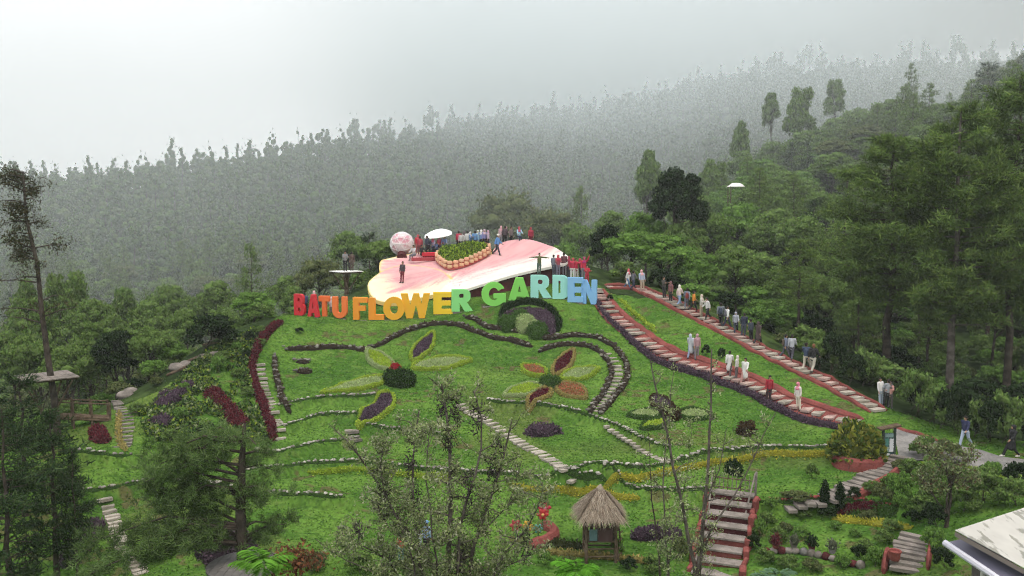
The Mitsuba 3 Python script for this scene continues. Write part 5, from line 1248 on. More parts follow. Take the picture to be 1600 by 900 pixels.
def far_tree(seed, h=15., pal='far', r=2.5, n=110, crown=.5, rounded=False):
    rng = np.random.default_rng(seed); wood = tube(lerp3([0, 0, -1], [rng.normal() * .3, rng.normal() * .3, h * .96], 3), [.2, .15, .06], 5)
    cl = rng.integers(15, 21); u = rng.uniform(0, 1, cl) ** (1.0 if rounded else 1.25); c = np.c_[rng.normal(size=(cl, 2)) * (r * .5 * (np.sqrt(np.clip(1 - (2 * u - .9) ** 2 * .8, .05, 1)) if rounded else 1.2 - 1.0 * u))[:, None], h * (1 - crown + crown * .97 * u)]
    i = rng.integers(0, cl, n); q = c[i] + rng.normal(size=(n, 3)) * [r * .36, r * .36, r * .26]
    M, col = leaves(q + unit(rng, n) * r * .22, .5, TP[pal], rng, up=.2, long=1.5)
    ico = trimesh.creation.icosphere(subdivisions=1, radius=1); bl, bc = [], []
    for k_ in range(cl):
        bl.append((ico.vertices * r * rng.uniform(.30, .46) * (1.2 - .75 * u[k_]) * (.6 + .8 * meshkit.noise(ico.vertices * 1.7 + k_ * 5 + seed))[:, None] * [1, 1, 1.0] + c[k_], ico.faces)); bc.append(TP[pal][rng.integers(len(TP[pal]))] * rng.uniform(.8, 1.2))
    return wood, join(bl + [M], bc + [col * rng.uniform(.8, 1.2)])


def template(key, tree, bark='bark'):
    (wood, (M, col)) = tree
    v = M[0]; wv = wood[0]
    scene[key] = {'type': 'shapegroup', 'trunk': mikit.ply(wood, bark, True), 'crown': mikit.ply(M, 'leaf', False, color=col)}
    SIZE[key] = (float(np.percentile(v[:, 2], 99.7)), float(np.percentile(np.hypot(v[:, 0], v[:, 1]), 97)) * 2)


SIZE = {}
for i in range(3): template(f'tree_kind_broad_{i}', tree_broad(100 + i, 10, 7, 6.8, 46 + 4 * i, 115, .27, 'broad'))
for i in range(2): template(f'tree_kind_tall_{i}', tree_broad(115 + i, 12, 5.4, 9.6, 60, 110, .26, 'broad', open_=.2))
template('tree_kind_dark', tree_broad(110, 9, 6, 6.4, 60, 150, .22, 'darkbroad', open_=.17))
for i in range(2): template(f'tree_kind_light_{i}', tree_broad(120 + i, 8, 6, 6.2, 50, 120, .24, 'lightbroad'))
template('tree_kind_dry', tree_broad(130, 11, 8, 6.5, 50, 90, .25, 'dry', open_=.2), 'pale_bark')
for i in range(3): template(f'tree_kind_pine_{i}', tree_pine(140 + i, 16, 3.6, .3 + .1 * i, 22, .10, .62, 'pine', .2, 9, 5))
template('tree_kind_darkpine', tree_pine(150, 14, 3.2, .22, 22, .10, .6, 'darkpine', .2, 9, 6))
for i in range(7): template(f'tree_kind_far_{i}', far_tree(160 + i, [11, 12.5, 10, 11, 9, 8.5, 12][i], 'far', [2.6, 2.2, 2.9, 2.4, 3.6, 4.2, 3.0][i], 46, [.75, .62, .8, .85, .7, .75, .4][i], i > 3))
for i in range(2): template(f'tree_kind_near_{i}', tree_pine(170 + i, 18, 4.3, .33 - .05 * i, 30, .075, .5, 'pine', .24, 17, 14, droop=.05, shape=.55), 'pale_bark' if i else 'bark')


def plant(key, kind, x, y, sx, sz, rz, z=None, lean=(0, 0)):
    t = T().translate([float(x), float(y), float(Z(x, y) if z is None else z)])
    if lean[0] or lean[1]: t = t.rotate([0, 1, 0], lean[0]).rotate([1, 0, 0], lean[1])
    scene[key] = {'type': 'instance', 'to_world': t.rotate([0, 0, 1], float(rz)).scale([float(sx), float(sx), float(sz)]), 'kind': {'type': 'ref', 'id': kind}}


def grown(name, label, kind, px, top_row, y, width_px, cat='tree', group=None, rz=0., lean=(0, 0)):
    """A tree y metres ahead whose top reaches the given sight line; it stands on the ground below."""
    p = P(px, top_row, y); g = float(Z(p[0], p[1])); h, w = SIZE[kind]
    k = thing(name, label, cat, group); sx = max(.1, width_px / F * y / w); sz = max(.15, (p[2] - g) / h); cap = sx * (2.0 if 'pine' in kind else 1.9 if 'tall' in kind else 1.25)
    base = g if sz <= cap else p[2] - h * cap
    plant(k, kind, p[0], p[1], sx, min(sz, cap), rz, z=base, lean=lean)
    if base > g + .5: part(k, 'lower_trunk', tube([[p[0], p[1], g - .5], [p[0] + .1, p[1], (g + base) / 2], [p[0], p[1], base + .3 * sx]], np.array([.3, .25, .2]) * max(.7, min(1.4, sx)), 8), 'bark', True)
    return k


SPEC = [
    ('pine_tree', 'tall pine with a full crown behind the end of the upper path', 'tree_kind_near_0', 1400, 214, 63, 235), ('pine_tree', 'very tall pine with a bare pale trunk, between the full pine and the picture edge', 'tree_kind_near_1', 1502, 166, 58, 205),
    ('pine_tree', 'tall dark pine at the right edge, beyond the road', 'tree_kind_near_0', 1594, 122, 60, 200), ('pine_tree', 'slender pine behind the two tall pines on the right', 'tree_kind_pine_1', 1462, 205, 78, 110), ('pine_tree', 'pine left of the full pine, lower on the right spur', 'tree_kind_pine_0', 1325, 262, 88, 110),
    ('broadleaf_tree', 'dark leaning tree standing alone above the bright bamboo clump', 'tree_kind_dark', 1045, 266, 88, 92), ('broadleaf_tree', 'dark bushy tree left of the bright bamboo clump', 'tree_kind_dark', 950, 352, 80, 56),
    ('bamboo_clump', 'bright green feathery clump behind the first people on the upper path, left of its twin', 'tree_kind_light_0', 985, 362, 73, 90), ('bamboo_clump', 'bright green feathery clump right of its twin, behind the upper path', 'tree_kind_light_1', 1035, 366, 72, 95),
    ('broadleaf_tree', 'yellow green bushy tree behind the middle of the upper path', 'tree_kind_broad_0', 1152, 384, 70, 92), ('broadleaf_tree', 'green tree between the bamboo and the yellow green bushy tree', 'tree_kind_light_0', 1095, 396, 71, 80),
    ('broadleaf_tree', 'olive brown round tree behind the flower platform', 'tree_kind_dry', 795, 298, 172, 120), ('pine_tree', 'pale green conical tree behind the right end of the platform', 'tree_kind_pine_2', 908, 292, 160, 62), ('broadleaf_tree', 'pale tree right of the olive brown round one', 'tree_kind_dry', 862, 326, 150, 90),
    ('broadleaf_tree', 'dark green tree touching the left tip of the flower platform', 'tree_kind_broad_1', 592, 376, 77, 66), ('broadleaf_tree', 'brownish green tree left of the white lookout deck', 'tree_kind_dry', 500, 402, 84, 80), ('broadleaf_tree', 'pale misty tree behind the white lookout deck', 'tree_kind_broad_2', 548, 362, 110, 66),
    ('pine_tree', 'green conical tree beyond the left end of the letters', 'tree_kind_pine_0', 392, 382, 100, 66), ('broadleaf_tree', 'bright green bush on the crest left of the red letter B', 'tree_kind_light_1', 397, 456, 63, 62), ('broadleaf_tree', 'round olive bush tree beyond the log wall', 'tree_kind_broad_0', 293, 484, 66, 60),
    ('broadleaf_tree', 'dark spreading tree beyond the left crest, left of the round olive one', 'tree_kind_broad_1', 228, 512, 58, 92), ('broadleaf_tree', 'dark tree above the left steps', 'tree_kind_dark', 180, 518, 57, 70), ('broadleaf_tree', 'small tree between the log wall and the dark spreading tree', 'tree_kind_light_0', 265, 532, 58, 50),
    ('broadleaf_tree', 'olive tree behind the tall bare pine', 'tree_kind_tall_0', 46, 438, 90, 70), ('broadleaf_tree', 'green tree right of the tall bare pine', 'tree_kind_tall_1', 108, 428, 85, 84), ('pine_tree', 'dark pine at the left edge beside the wooden deck', 'tree_kind_darkpine', 30, 585, 37, 130),
    ('pine_tree', 'dark pine in front of the wooden deck at the left', 'tree_kind_darkpine', 78, 640, 33, 130), ('pine_tree', 'dark pine cut by the left picture edge', 'tree_kind_darkpine', 2, 640, 30, 160), ('pine_tree', 'small dark pine beside the purple hedge band', 'tree_kind_darkpine', 112, 700, 32, 66),
    ('pine_tree', 'dark pine rising above the skyline of the right spur', 'tree_kind_darkpine', 1545, 98, 175, 70), ('broadleaf_tree', 'tree with a two lobed crown on the spur crest', 'tree_kind_tall_1', 1250, 138, 190, 52), ('broadleaf_tree', 'thin tree on the spur crest left of the two lobed one', 'tree_kind_tall_0', 1208, 145, 200, 30),
    ('broadleaf_tree', 'small crowned tree on the spur, farthest left of those above the crest', 'tree_kind_tall_0', 1160, 190, 180, 34), ('broadleaf_tree', 'lone round crowned tree high against the misty slope', 'tree_kind_tall_1', 1306, 125, 215, 32), ('broadleaf_tree', 'bushy tree beside the bright grass strip on the spur', 'tree_kind_tall_0', 1010, 236, 150, 56),
    ('broadleaf_tree', 'pale green tree below the spur crest, above the dark leaning tree', 'tree_kind_tall_1', 1098, 250, 150, 50), ('pine_tree', 'thin pine on the spur skyline at the right', 'tree_kind_pine_1', 1425, 98, 200, 30), ('pine_tree', 'thin dark pine at the far right skyline', 'tree_kind_pine_2', 1590, 100, 150, 60)]
taken = []
for i, (n_, lab, kind, px, row, y, w) in enumerate(SPEC):
    k = grown(n_, lab, kind, px, row, y, w, rz=i * 77, lean=(8, 0) if 'leaning' in lab else (0, 0)); taken.append(P(px, row, y)[:2])
FILL = [(1010, 332, 92, 70, 3), (1062, 350, 87, 84, 0), (1105, 330, 96, 84, 1), (1150, 318, 104, 84, 3), (1200, 332, 98, 92, 0), (1250, 338, 95, 92, 1), (1195, 398, 80, 84, 2), (1242, 420, 75, 84, 0), (1290, 432, 74, 84, 1), (1335, 400, 84, 92, 2), (1335, 470, 70, 80, 0), (1075, 300, 120, 80, 2), (1180, 290, 125, 84, 4), (1230, 268, 140, 80, 0), (1290, 300, 118, 90, 1), (1300, 240, 150, 80, 2), (1360, 215, 165, 80, 4), (1345, 330, 100, 90, 0),
        (55, 468, 75, 96, 4), (150, 468, 78, 92, 0), (15, 520, 60, 110, 1), (140, 505, 62, 84, 4), (330, 440, 96, 80, 2), (200, 452, 90, 92, 4), (270, 446, 100, 80, 0), (345, 482, 72, 60, 1), (240, 470, 80, 80, 2), (100, 540, 56, 90, 0), (440, 432, 88, 60, 2), (460, 448, 75, 50, 0),
        (960, 330, 120, 60, 2), (900, 350, 120, 66, 1), (940, 370, 96, 60, 0), (880, 380, 105, 60, 3), (1440, 185, 170, 80, 0), (1500, 160, 175, 80, 4), (1560, 170, 150, 90, 2), (1162, 236, 172, 52, 0), (1212, 222, 188, 60, 1), (1250, 206, 184, 64, 2), (1306, 184, 200, 70, 0), (1282, 205, 186, 64, 4), (1340, 170, 205, 70, 1), (1185, 250, 160, 70, 3), (1390, 158, 205, 76, 2), (1450, 300, 95, 90, 1), (1550, 330, 80, 100, 0), (1440, 400, 75, 90, 2), (1555, 440, 70, 100, 1)]
for i, (px, row, y, w, q) in enumerate(FILL):
    grown('broadleaf_tree', 'full crowned leafy tree of the dense wood right of the hilltop' if px > 500 else 'full crowned leafy tree of the wood beyond the left crest', ['tree_kind_broad_0', 'tree_kind_broad_1', 'tree_kind_broad_2', 'tree_kind_light_0', 'tree_kind_tall_0'][q], px, row, y, w, group='full crowned trees of the right wood' if px > 500 else 'full crowned trees beyond the left crest', rz=i * 61); taken.append(P(px, row, y)[:2])
taken = np.array(taken)
# forests: a jittered planting over the slopes
rng = np.random.default_rng(2024)


def jitter_grid(x0, x1, y0, y1, s):
    X_, Y_ = np.meshgrid(np.arange(x0, x1, s), np.arange(y0, y1, s)); return np.c_[X_.ravel(), Y_.ravel()] + rng.uniform(-.45, .45, (X_.size, 2)) * s


near_pts = jitter_grid(-140, 190, 62, 236, 6.4)
far_pts = jitter_grid(-420, 460, 150, 640, 7.2); far_pts += rng.normal(size=far_pts.shape) * 1.6
gd = garden_mask(near_pts[:, 0], near_pts[:, 1])
az = near_pts[:, 0] / near_pts[:, 1]
at_deck = (np.hypot(near_pts[:, 0] + 13.5, near_pts[:, 1] - 67) < 5.5) | shapely.contains_xy(whole.buffer(3.5), near_pts[:, 0], near_pts[:, 1])
keep = (gd < -5) & ~at_deck & (np.abs(az) < .70) & (cKDTree(taken).query(near_pts)[0] > 3.0)
spur = (near_pts[:, 0] > .16 * near_pts[:, 1] + 3)
hid = (~spur) & (near_pts[:, 0] > -.12 * near_pts[:, 1]) & (near_pts[:, 1] < 150)      # behind the hilltop, out of sight
near_pts = near_pts[keep & ~hid]; near_pts = near_pts[np.argsort(near_pts[:, 1])]
SP_KINDS = ['tree_kind_broad_0', 'tree_kind_broad_1', 'tree_kind_broad_2', 'tree_kind_light_0', 'tree_kind_light_1', 'tree_kind_dry', 'tree_kind_pine_0', 'tree_kind_pine_1', 'tree_kind_pine_2', 'tree_kind_darkpine', 'tree_kind_dark']
cnt = {'pine_tree': 0, 'broadleaf_tree': 0}; far_no = 0


def forest(kind, x, y, s, sz):
    global far_no
    far_no += 1; plant(f'forest__{far_no:04d}', kind, x, y, s, sz, rng.uniform(0, 360))


for x, y in near_pts:
    right = x > .16 * y + 3
    kind = SP_KINDS[rng.choice(11, p=[.13, .13, .12, .09, .09, .08, .11, .10, .08, .04, .03] if right else [.12, .12, .1, .05, .03, .1, .14, .12, .08, .1, .04])]
    pine = 'pine' in kind
    s = rng.uniform(.75, 1.2) * (.8 if pine else .85); sz = s * rng.uniform(.85, 1.15)
    if right and y < 100: s, sz = s * .8, sz * .62
    if not right and y < 100: s, sz = s * .85, sz * .7
    if right and x < .45 * y and y > 95: sz *= .72
    # nothing may stand before the people on the path or the hilltop
    n_ = 'pine_tree' if pine else 'broadleaf_tree'
    if cnt[n_] < 150 and y < 215:
        cnt[n_] += 1
        lab = ('pine in the mixed forest on the right spur' if pine else 'leafy tree in the mixed forest on the right spur') if right else ('pine among the trees in the left valley' if pine else 'leafy tree among the trees in the left valley')
        plant(thing(n_, lab, 'tree', ('pines' if pine else 'leafy trees') + (' of the right spur' if right else ' of the left valley')), kind, x, y, s, sz, rng.uniform(0, 360))
    else: forest(kind, x, y, s, sz)
far_pts = far_pts[(np.abs(far_pts[:, 0] / far_pts[:, 1]) < .72)]
far_pts = far_pts[~((far_pts[:, 1] < 238) & (far_pts[:, 0] < 192) & (far_pts[:, 0] > -140))]
zf = Z(far_pts[:, 0], far_pts[:, 1]); hs = rng.uniform(.62, 1.22, len(far_pts)) * (.8 + .4 * meshkit.fbm(np.c_[far_pts / 35, far_pts[:, :1] * 0], 3, seed=31)); ki = rng.choice(7, len(far_pts), p=[.22, .20, .20, .18, .06, .04, .10])
topz = zf + hs * 11; elev = topz / far_pts[:, 1]; azb = np.floor(far_pts[:, 0] / far_pts[:, 1] / .0125).astype(int)
sky_tree = np.zeros(len(far_pts), bool)
for b in np.unique(azb):
    i = np.nonzero(azb == b)[0]; sky_tree[i[np.argmax(elev[i])]] = True
crest = np.array([elev[azb == b].max() for b in np.unique(azb)]); cm = dict(zip(np.unique(azb), crest))
for i, (x, y) in enumerate(far_pts):
    base_el = zf[i] / y
    if base_el < -.105: continue
    if sky_tree[i]: plant(thing('ridge_tree', 'misty pine standing up on the skyline of the far ridge', 'tree', 'pines on the far skyline'), f'tree_kind_far_{ki[i]}', x, y, hs[i] * 1.0, hs[i] * rng.uniform(1.0, 1.5), rng.uniform(0, 360))
    else:
        if y > 470 and (y - 470) > 90: continue
        forest(f'tree_kind_far_{ki[i]}', x, y, hs[i], hs[i])
labels['forest'] = {'kind': 'stuff', 'label': 'dense misty pine forest covering the far slope', 'category': 'forest'}

for i, (px, row, y) in enumerate([(1118, 300, 140), (1132, 290, 141), (1146, 282, 142), (1160, 275, 143), (1174, 268, 145), (1188, 262, 147), (1105, 308, 139), (1152, 296, 139), (1138, 305, 137), (1170, 290, 140)]):
    grown('broadleaf_tree', 'bright young tree in the light green strip on the spur', 'tree_kind_light_1', px, row, y, 34, group='young trees on the spur', rz=i * 50)
# undergrowth on the forest floor
template('shrub_kind_0', tree_broad(200, 1.5, 1.9, 1.5, 26, 60, .12, 'broad', r=.03, open_=.2)); template('shrub_kind_1', tree_broad(201, 1.3, 1.8, 1.3, 24, 60, .12, 'lightbroad', r=.03, open_=.2)); template('shrub_kind_2', tree_broad(202, 1.7, 2.0, 1.7, 26, 60, .12, 'darkbroad', r=.03, open_=.2)); template('shrub_kind_3', tree_broad(203, 1.3, 1.9, 1.3, 24, 55, .12, 'dry', r=.03, open_=.2))
ug = jitter_grid(-90, 110, 40, 170, 3.4); g = garden_mask(ug[:, 0], ug[:, 1])
ug = ug[(g < np.where(ug[:, 0] > 5, -3.0, -1.2)) & (np.hypot(ug[:, 0] + 13.5, ug[:, 1] - 67) > 4) & ~shapely.contains_xy(whole.buffer(2.5), ug[:, 0], ug[:, 1]) & (np.abs(ug[:, 0] / ug[:, 1]) < .72)]; un = 0
hid = (ug[:, 0] < .14 * ug[:, 1] + 2) & (ug[:, 0] > -.14 * ug[:, 1]) & (ug[:, 1] > 72)
for x, y in ug[~hid]:
    un += 1; s = rng.uniform(.8, 1.7); plant(f'undergrowth__{un:04d}', f'shrub_kind_{rng.choice(4, p=[.4, .22, .22, .16])}', x, y, s, s * rng.uniform(.7, 1.1), rng.uniform(0, 360))
labels['undergrowth'] = {'kind': 'stuff', 'label': 'tangled green undergrowth on the forest floor', 'category': 'undergrowth'}

# shrubs one can tell apart: rows behind the upper path and the road, bushes in the lower right
def shrub(label, kind, px, py, w, h, group=None, name='shrub'):
    p = hit(px, py); k = thing(name, label, 'shrub', group); hh, ww = SIZE[kind]; plant(k, kind, p[0], p[1], w / ww, h / hh, (px * 37 + py) % 360)


ROW1 = [(1062 + 22 * i, 446 + 12.4 * i) for i in range(14)]
for i, (px, py) in enumerate(ROW1): shrub('leafy shrub in the row along the outer side of the upper path', ['shrub_kind_1', 'shrub_kind_0', 'shrub_kind_2'][i % 3], px + 8, py - 5, 1.5, 1.2 + .3 * (i % 2), 'shrubs along the upper path')
for i, (px, py) in enumerate([(1325, 600), (1348, 604), (1300, 588), (1284, 578), (1422, 642), (1436, 653), (1452, 663), (1474, 671), (1496, 678), (1520, 684), (1545, 690), (1570, 694), (1596, 698)]):
    shrub('dense dark green shrub in the thick row behind the road', ['shrub_kind_2', 'shrub_kind_0'][i % 2], px, py, 2.3, 2.0 + .4 * (i % 3), 'shrubs behind the road')
for px, py, w, h, kind, lab in [(1415, 780, 1.7, 1.3, 'shrub_kind_1', 'bright green bush right of the sign board steps'), (1450, 760, 1.5, 1.2, 'shrub_kind_0', 'green bush below the road, left of the small tree'), (1500, 775, 1.8, 1.3, 'shrub_kind_1', 'bright green bush under the small tree'), (1540, 790, 2.0, 1.5, 'shrub_kind_0', 'green bush right of the small tree trunk'), (1575, 770, 1.8, 1.4, 'shrub_kind_2', 'dark bush at the right edge above the white roof'),
                                  (1380, 785, 1.1, .9, 'shrub_kind_3', 'reddish brown bush beside the red kerb of the grey steps'), (1440, 805, 1.4, .8, 'shrub_kind_0', 'low bush above the bottom right steps'), (1470, 830, 1.5, 1.1, 'shrub_kind_2', 'dark bush between the bottom right steps and the white roof'), (1238, 785, 1.5, .5, 'shrub_kind_3', 'flat reddish shrub on the grass left of the grey steps'), (1270, 748, .7, .8, 'shrub_kind_0', 'small green shrub on the grass above the two conifers'),
                                  (1190, 836, 1.0, .8, 'shrub_kind_1', 'pale green bush right of the broad stairs'), (1215, 848, .9, .7, 'shrub_kind_0', 'green bush right of the pale one by the broad stairs'), (1370, 888, 1.1, .8, 'shrub_kind_1', 'yellow green bush left of the bottom right steps'), (1290, 806, 1.2, .5, 'shrub_kind_2', 'dark low bush in front of the grey steps'), (240, 870, 1.6, .8, 'shrub_kind_0', 'green bush on the lower left bank'), (300, 815, 1.4, .6, 'shrub_kind_2', 'dark green bush on the lower left bank under the foreground pine'),
                                  (960, 872, .8, .9, 'shrub_kind_1', 'bright green bush right of the hut'), (1065, 872, 1.0, .9, 'shrub_kind_3', 'dry brown bush at the foot of the thin bare trees'), (1480, 718, 1.6, 1.1, 'shrub_kind_3', 'olive bush at the near edge of the road'), (1440, 716, 1.4, 1.2, 'shrub_kind_0', 'green bush between the sign board and the road'), (950, 470, .8, .5, 'shrub_kind_2', 'dark shrub at the top of the main stairs'), (1102, 556, .8, .8, 'shrub_kind_2', 'dark upright shrub beside the main stairs, upper one'), (1124, 563, .8, .8, 'shrub_kind_2', 'dark upright shrub beside the main stairs, lower one'),
                                  (260, 545, 1.3, .9, 'shrub_kind_1', 'bright shrub above the boulders on the left crest') if False else (335, 580, 1.4, 1.0, 'shrub_kind_1', 'bright green shrub on the left flank below the logs'), (292, 612, 1.0, .6, 'shrub_kind_1', 'lime shrub inside the V shaped purple hedge'), (275, 655, 1.2, .7, 'shrub_kind_1', 'lime shrub below the V shaped purple hedge'), (172, 606, 1.1, .8, 'shrub_kind_3', 'yellowish shrub at the top of the left steps'), (242, 604, .9, .6, 'shrub_kind_3', 'yellow orange shrub at the left crest')]:
    shrub(lab, kind, px, py, w, h)
for i, (px, py, w, h) in enumerate([(1425, 745, 1.2, .9), (1462, 742, 1.3, .9), (1500, 750, 1.2, .8), (1535, 760, 1.5, 1.0), (1560, 752, 1.3, .9), (1590, 790, 1.6, 1.2), (1400, 800, 1.0, .7), (1425, 815, 1.0, .6), (1455, 790, 1.2, .9), (1480, 805, 1.3, .9), (1510, 800, 1.4, 1.0), (1470, 860, 1.3, .9), (1480, 890, 1.2, .9), (1350, 862, .8, .5), (1330, 840, .8, .4)]):
    shrub('bush in the thick planting between the road and the white roof', f'shrub_kind_{[0, 1, 2, 0, 1][i % 5]}', px, py, w, h, 'bushes between the road and the white roof')
for i, (px, py, w, h) in enumerate([(470, 520, .9, .4), (565, 895, 1.3, .8), (500, 890, 1.2, .7), (850, 880, .9, .6), (885, 890, .9, .6), (985, 890, 1.0, .6), (1020, 894, 1.0, .7), (720, 880, 1.0, .6), (780, 890, 1.1, .7), (640, 893, 1.1, .6)]):
    shrub('low bush in the mixed planting along the bottom edge of the garden' if py > 600 else 'small dark bush on the lawn below the red letters', f'shrub_kind_{[2, 0, 3, 1, 3][i % 5]}', px, py, w, h, 'bushes along the bottom edge' if py > 600 else None)
for i, (px, py, w, h) in enumerate([(345, 565, 1.1, .7), (365, 548, 1.0, .6), (385, 535, 1.1, .8), (372, 590, .9, .6), (385, 620, 1.0, .6), (355, 690, 1.0, .7), (320, 680, 1.0, .6), (215, 645, 1.0, .6), (270, 690, 1.1, .7), (240, 700, 1.0, .6), (390, 560, .8, .6), (405, 522, .9, .6), (408, 540, .8, .5)]):
    shrub('leafy bush in the planting that covers the left flank of the hill', f'shrub_kind_{[0, 1, 2, 0][i % 4]}', px, py, w, h, 'bushes on the left flank')
for px, py, lab in [(1288, 795, 'dark green columnar conifer by the grey steps, left of the pair'), (1312, 799, 'dark green columnar conifer by the grey steps, right of the pair')]:
    p = hit(px, py); k = thing('conifer', lab, 'conifer'); o = np.array([(.02, -.1), (.13, .1), (.18, .5), (.15, 1.0), (.07, 1.3), (.0, 1.4)]); m = trimesh.creation.revolve(o, sections=12); m.apply_translation(p)
    M, c = planted((m.vertices, m.faces), 'dark', 520, .07, lift=.06, seed=px); part(k, 'foliage', M, 'leaf', False, c); part(k, 'trunk', tube([p - [0, 0, .3], p + [0, 0, .3]], [.06, .05], 6), 'bark')
LR = [(1200, 820, .9, .6), (1225, 832, .8, .5), (1250, 838, .9, .5), (1180, 858, .9, .7), (1195, 880, .9, .6), (1230, 888, 1.0, .6), (1270, 892, .9, .5), (1310, 890, 1.0, .6), (1345, 872, .9, .6), (1380, 850, .9, .6), (1395, 832, .9, .6), (1355, 815, .9, .5), (1300, 826, .8, .4), (1330, 780, .9, .6), (1360, 770, .9, .6), (1390, 762, 1.0, .7), (1410, 740, 1.0, .7), (1210, 795, .9, .5), (1180, 800, .8, .5), (1255, 808, .8, .4)]
for i, (px, py, w, h) in enumerate(LR):
    shrub('low bush in the beds between the broad stairs and the bottom right steps', f'shrub_kind_{[0, 3, 1, 2, 0][i % 5]}', px, py, w, h, 'bushes in the lower right beds')
# leafy cover on the left flank
gc = np.c_[rng.uniform(-25, -12, 60000), rng.uniform(44, 62, 60000)]
poly = Polygon([hit(*q)[:2] for q in [(300, 570), (400, 515), (392, 570), (398, 620), (420, 690), (330, 700), (230, 690), (215, 650)]])
gc = gc[shapely.contains_xy(poly, gc[:, 0], gc[:, 1])]; gc = gc[meshkit.fbm(np.c_[gc * .9, gc[:, :1] * 0], 3, seed=4) > .36]
M, c = leaves(np.c_[gc, Z(gc[:, 0], gc[:, 1]) + rng.uniform(.02, .32, len(gc))], .15, np.vstack([PAL['pale'] * .6, PAL['green'], PAL['dark'], PAL['green'], PAL['lime'] * .6]), rng, up=.5)
scene['ground_cover'] = mikit.ply(M, 'leaf', False, color=c); labels['ground_cover'] = {'kind': 'stuff', 'label': 'pale leafy ground cover on the left flank of the hill', 'category': 'ground cover'}

# ------------------------------------------------------------------ the single trees in the foreground
def own_tree(name, label, tree, loc, bark='bark', extra=None):
    k = thing(name, label, 'tree'); (wood, (M, c)) = tree; loc = np.asarray(loc, float)
    part(k, 'trunk', (wood[0] + loc, wood[1]), bark, True); part(k, 'crown', (M[0] + loc, M[1]), 'leaf', False, c)
    return k


# foreground pine on the round deck: leaning trunk and flat spreading boughs
b = rdc.copy(); b[2] = float(Z(b[0], b[1]))
hh = P(378, 662, 27)[2] - b[2]; rng2 = np.random.default_rng(31)
wood, TPs, DIR, TON = [], [], [], []
tr = np.array([[0, 0, -.3], [-.05, 0, hh * .35], [-.1, .05, hh * .62], [.0, .05, hh * .85], [.1, .1, hh]]); wood.append(tube(tr, [.21, .19, .165, .11, .04], 10))
for i in range(34):
    t = rng2.uniform(.45, .97); p0 = np.array([np.interp(t, [0, .35, .62, .85, 1], tr[:, q]) for q in range(3)])
    a = rng2.uniform(0, 2 * np.pi) if i % 3 else rng2.uniform(2.3, 4.0); L = (1.35 + 2.4 * (a > 1.9) * (a < 4.4)) * rng2.uniform(.6, 1.05) * (1.25 - .55 * (t - .5) / .5); dv = np.array([math.cos(a), math.sin(a) * .8, 0])
    p1, p2 = p0 + dv * L * .5 + [0, 0, L * .12], p0 + dv * L + [0, 0, -.02 * L + rng2.normal() * .15]; wood.append(tube([p0, p1, p2], [.06, .035, .012], 5))
    tn = rng2.uniform(.75, 1.3)
    for s in rng2.uniform(.25, 1.05, int(12 * L)):
        q = p0 * (1 - s) ** 2 + 2 * p1 * s * (1 - s) + p2 * s * s + rng2.normal(size=3) * [.28, .28, .16]; TPs.append(q); DIR.append(dv * .5 + [0, 0, .6] + rng2.normal(size=3) * .3); TON.append(tn)
TPs, DIR, TON = np.array(TPs), np.array(DIR), np.array(TON); N, tf = len(TPs), 44
d = DIR[:, None] * .5 + rng2.normal(size=(N, tf, 3)) * .6; d /= np.linalg.norm(d, axis=2, keepdims=True); s = np.cross(d, unit(rng2, N * tf).reshape(N, tf, 3)); s /= np.linalg.norm(s, axis=2, keepdims=True)
base = TPs[:, None] + rng2.normal(size=(N, tf, 3)) * .06; v = np.stack([base - s * .011, base + s * .011, base + d * rng2.uniform(.16, .34, (N, tf, 1))], 2).reshape(-1, 3)
TP['near'] = np.array([(.095, .155, .05), (.12, .19, .055), (.07, .12, .04), (.15, .21, .085)])
col = TP['near'][rng2.integers(0, 4, N * tf)] * (np.repeat(TON, tf) * rng2.uniform(.8, 1.25, N * tf))[:, None]
own_tree('pine_tree', 'foreground pine with a leaning dark trunk rising through the round grey deck', (join(wood), ((v, np.arange(len(v)).reshape(-1, 3)), np.repeat(col, 3, 0))), b)

# tall bare pine that carries the square deck
pb = P(92, 692, 45); gz = float(Z(pb[0], pb[1])); topp = P(36, 268, 45); L_ = topp - np.array([pb[0], pb[1], gz])
rng2 = np.random.default_rng(32); wood, q_, tone = [], [], []
tr = lerp3([0, 0, -.5], L_, 7); tr[1:-1, :2] += rng2.normal(size=(5, 2)) * .06; tr[3, 0] += .12; wood.append(tube(tr, np.linspace(.21, .05, 7), 9))
for i in range(44):
    t = rng2.uniform(.60, 1.0) if i % 5 else rng2.uniform(.42, .6); p0 = L_ * t; a = rng2.uniform(0, 2 * np.pi); a = a if i % 2 else rng2.uniform(2.2, 4.1); L = rng2.uniform(.6, 2.1) * (1.15 - .5 * max(0, t - .6) / .4); dv = np.array([math.cos(a), math.sin(a), rng2.uniform(-.1, .35)])
    p1 = p0 + dv * L * .5 + [0, 0, .1]; p2 = p0 + dv * L; wood.append(tube([p0, p1, p2], [.045, .03, .012], 5)); m = int(rng2.uniform(5, 20)) if t > .6 else 3
    for s in rng2.uniform(.4, 1.05, m): q_.append(p0 * (1 - s) ** 2 + 2 * p1 * s * (1 - s) + p2 * s * s + rng2.normal(size=3) * .2) if rng2.random() < .75 else None
q_ = np.array(q_); qq = np.repeat(q_, 14, 0) + rng2.normal(size=(len(q_) * 14, 3)) * .16; M, c = leaves(qq, .06, TP['fall'] * .75, rng2, up=.3, long=4)
own_tree('pine_tree', 'tall almost bare pine at the far left with the square wooden deck round its trunk', (join(wood), (M, c)), [pb[0], pb[1], gz])

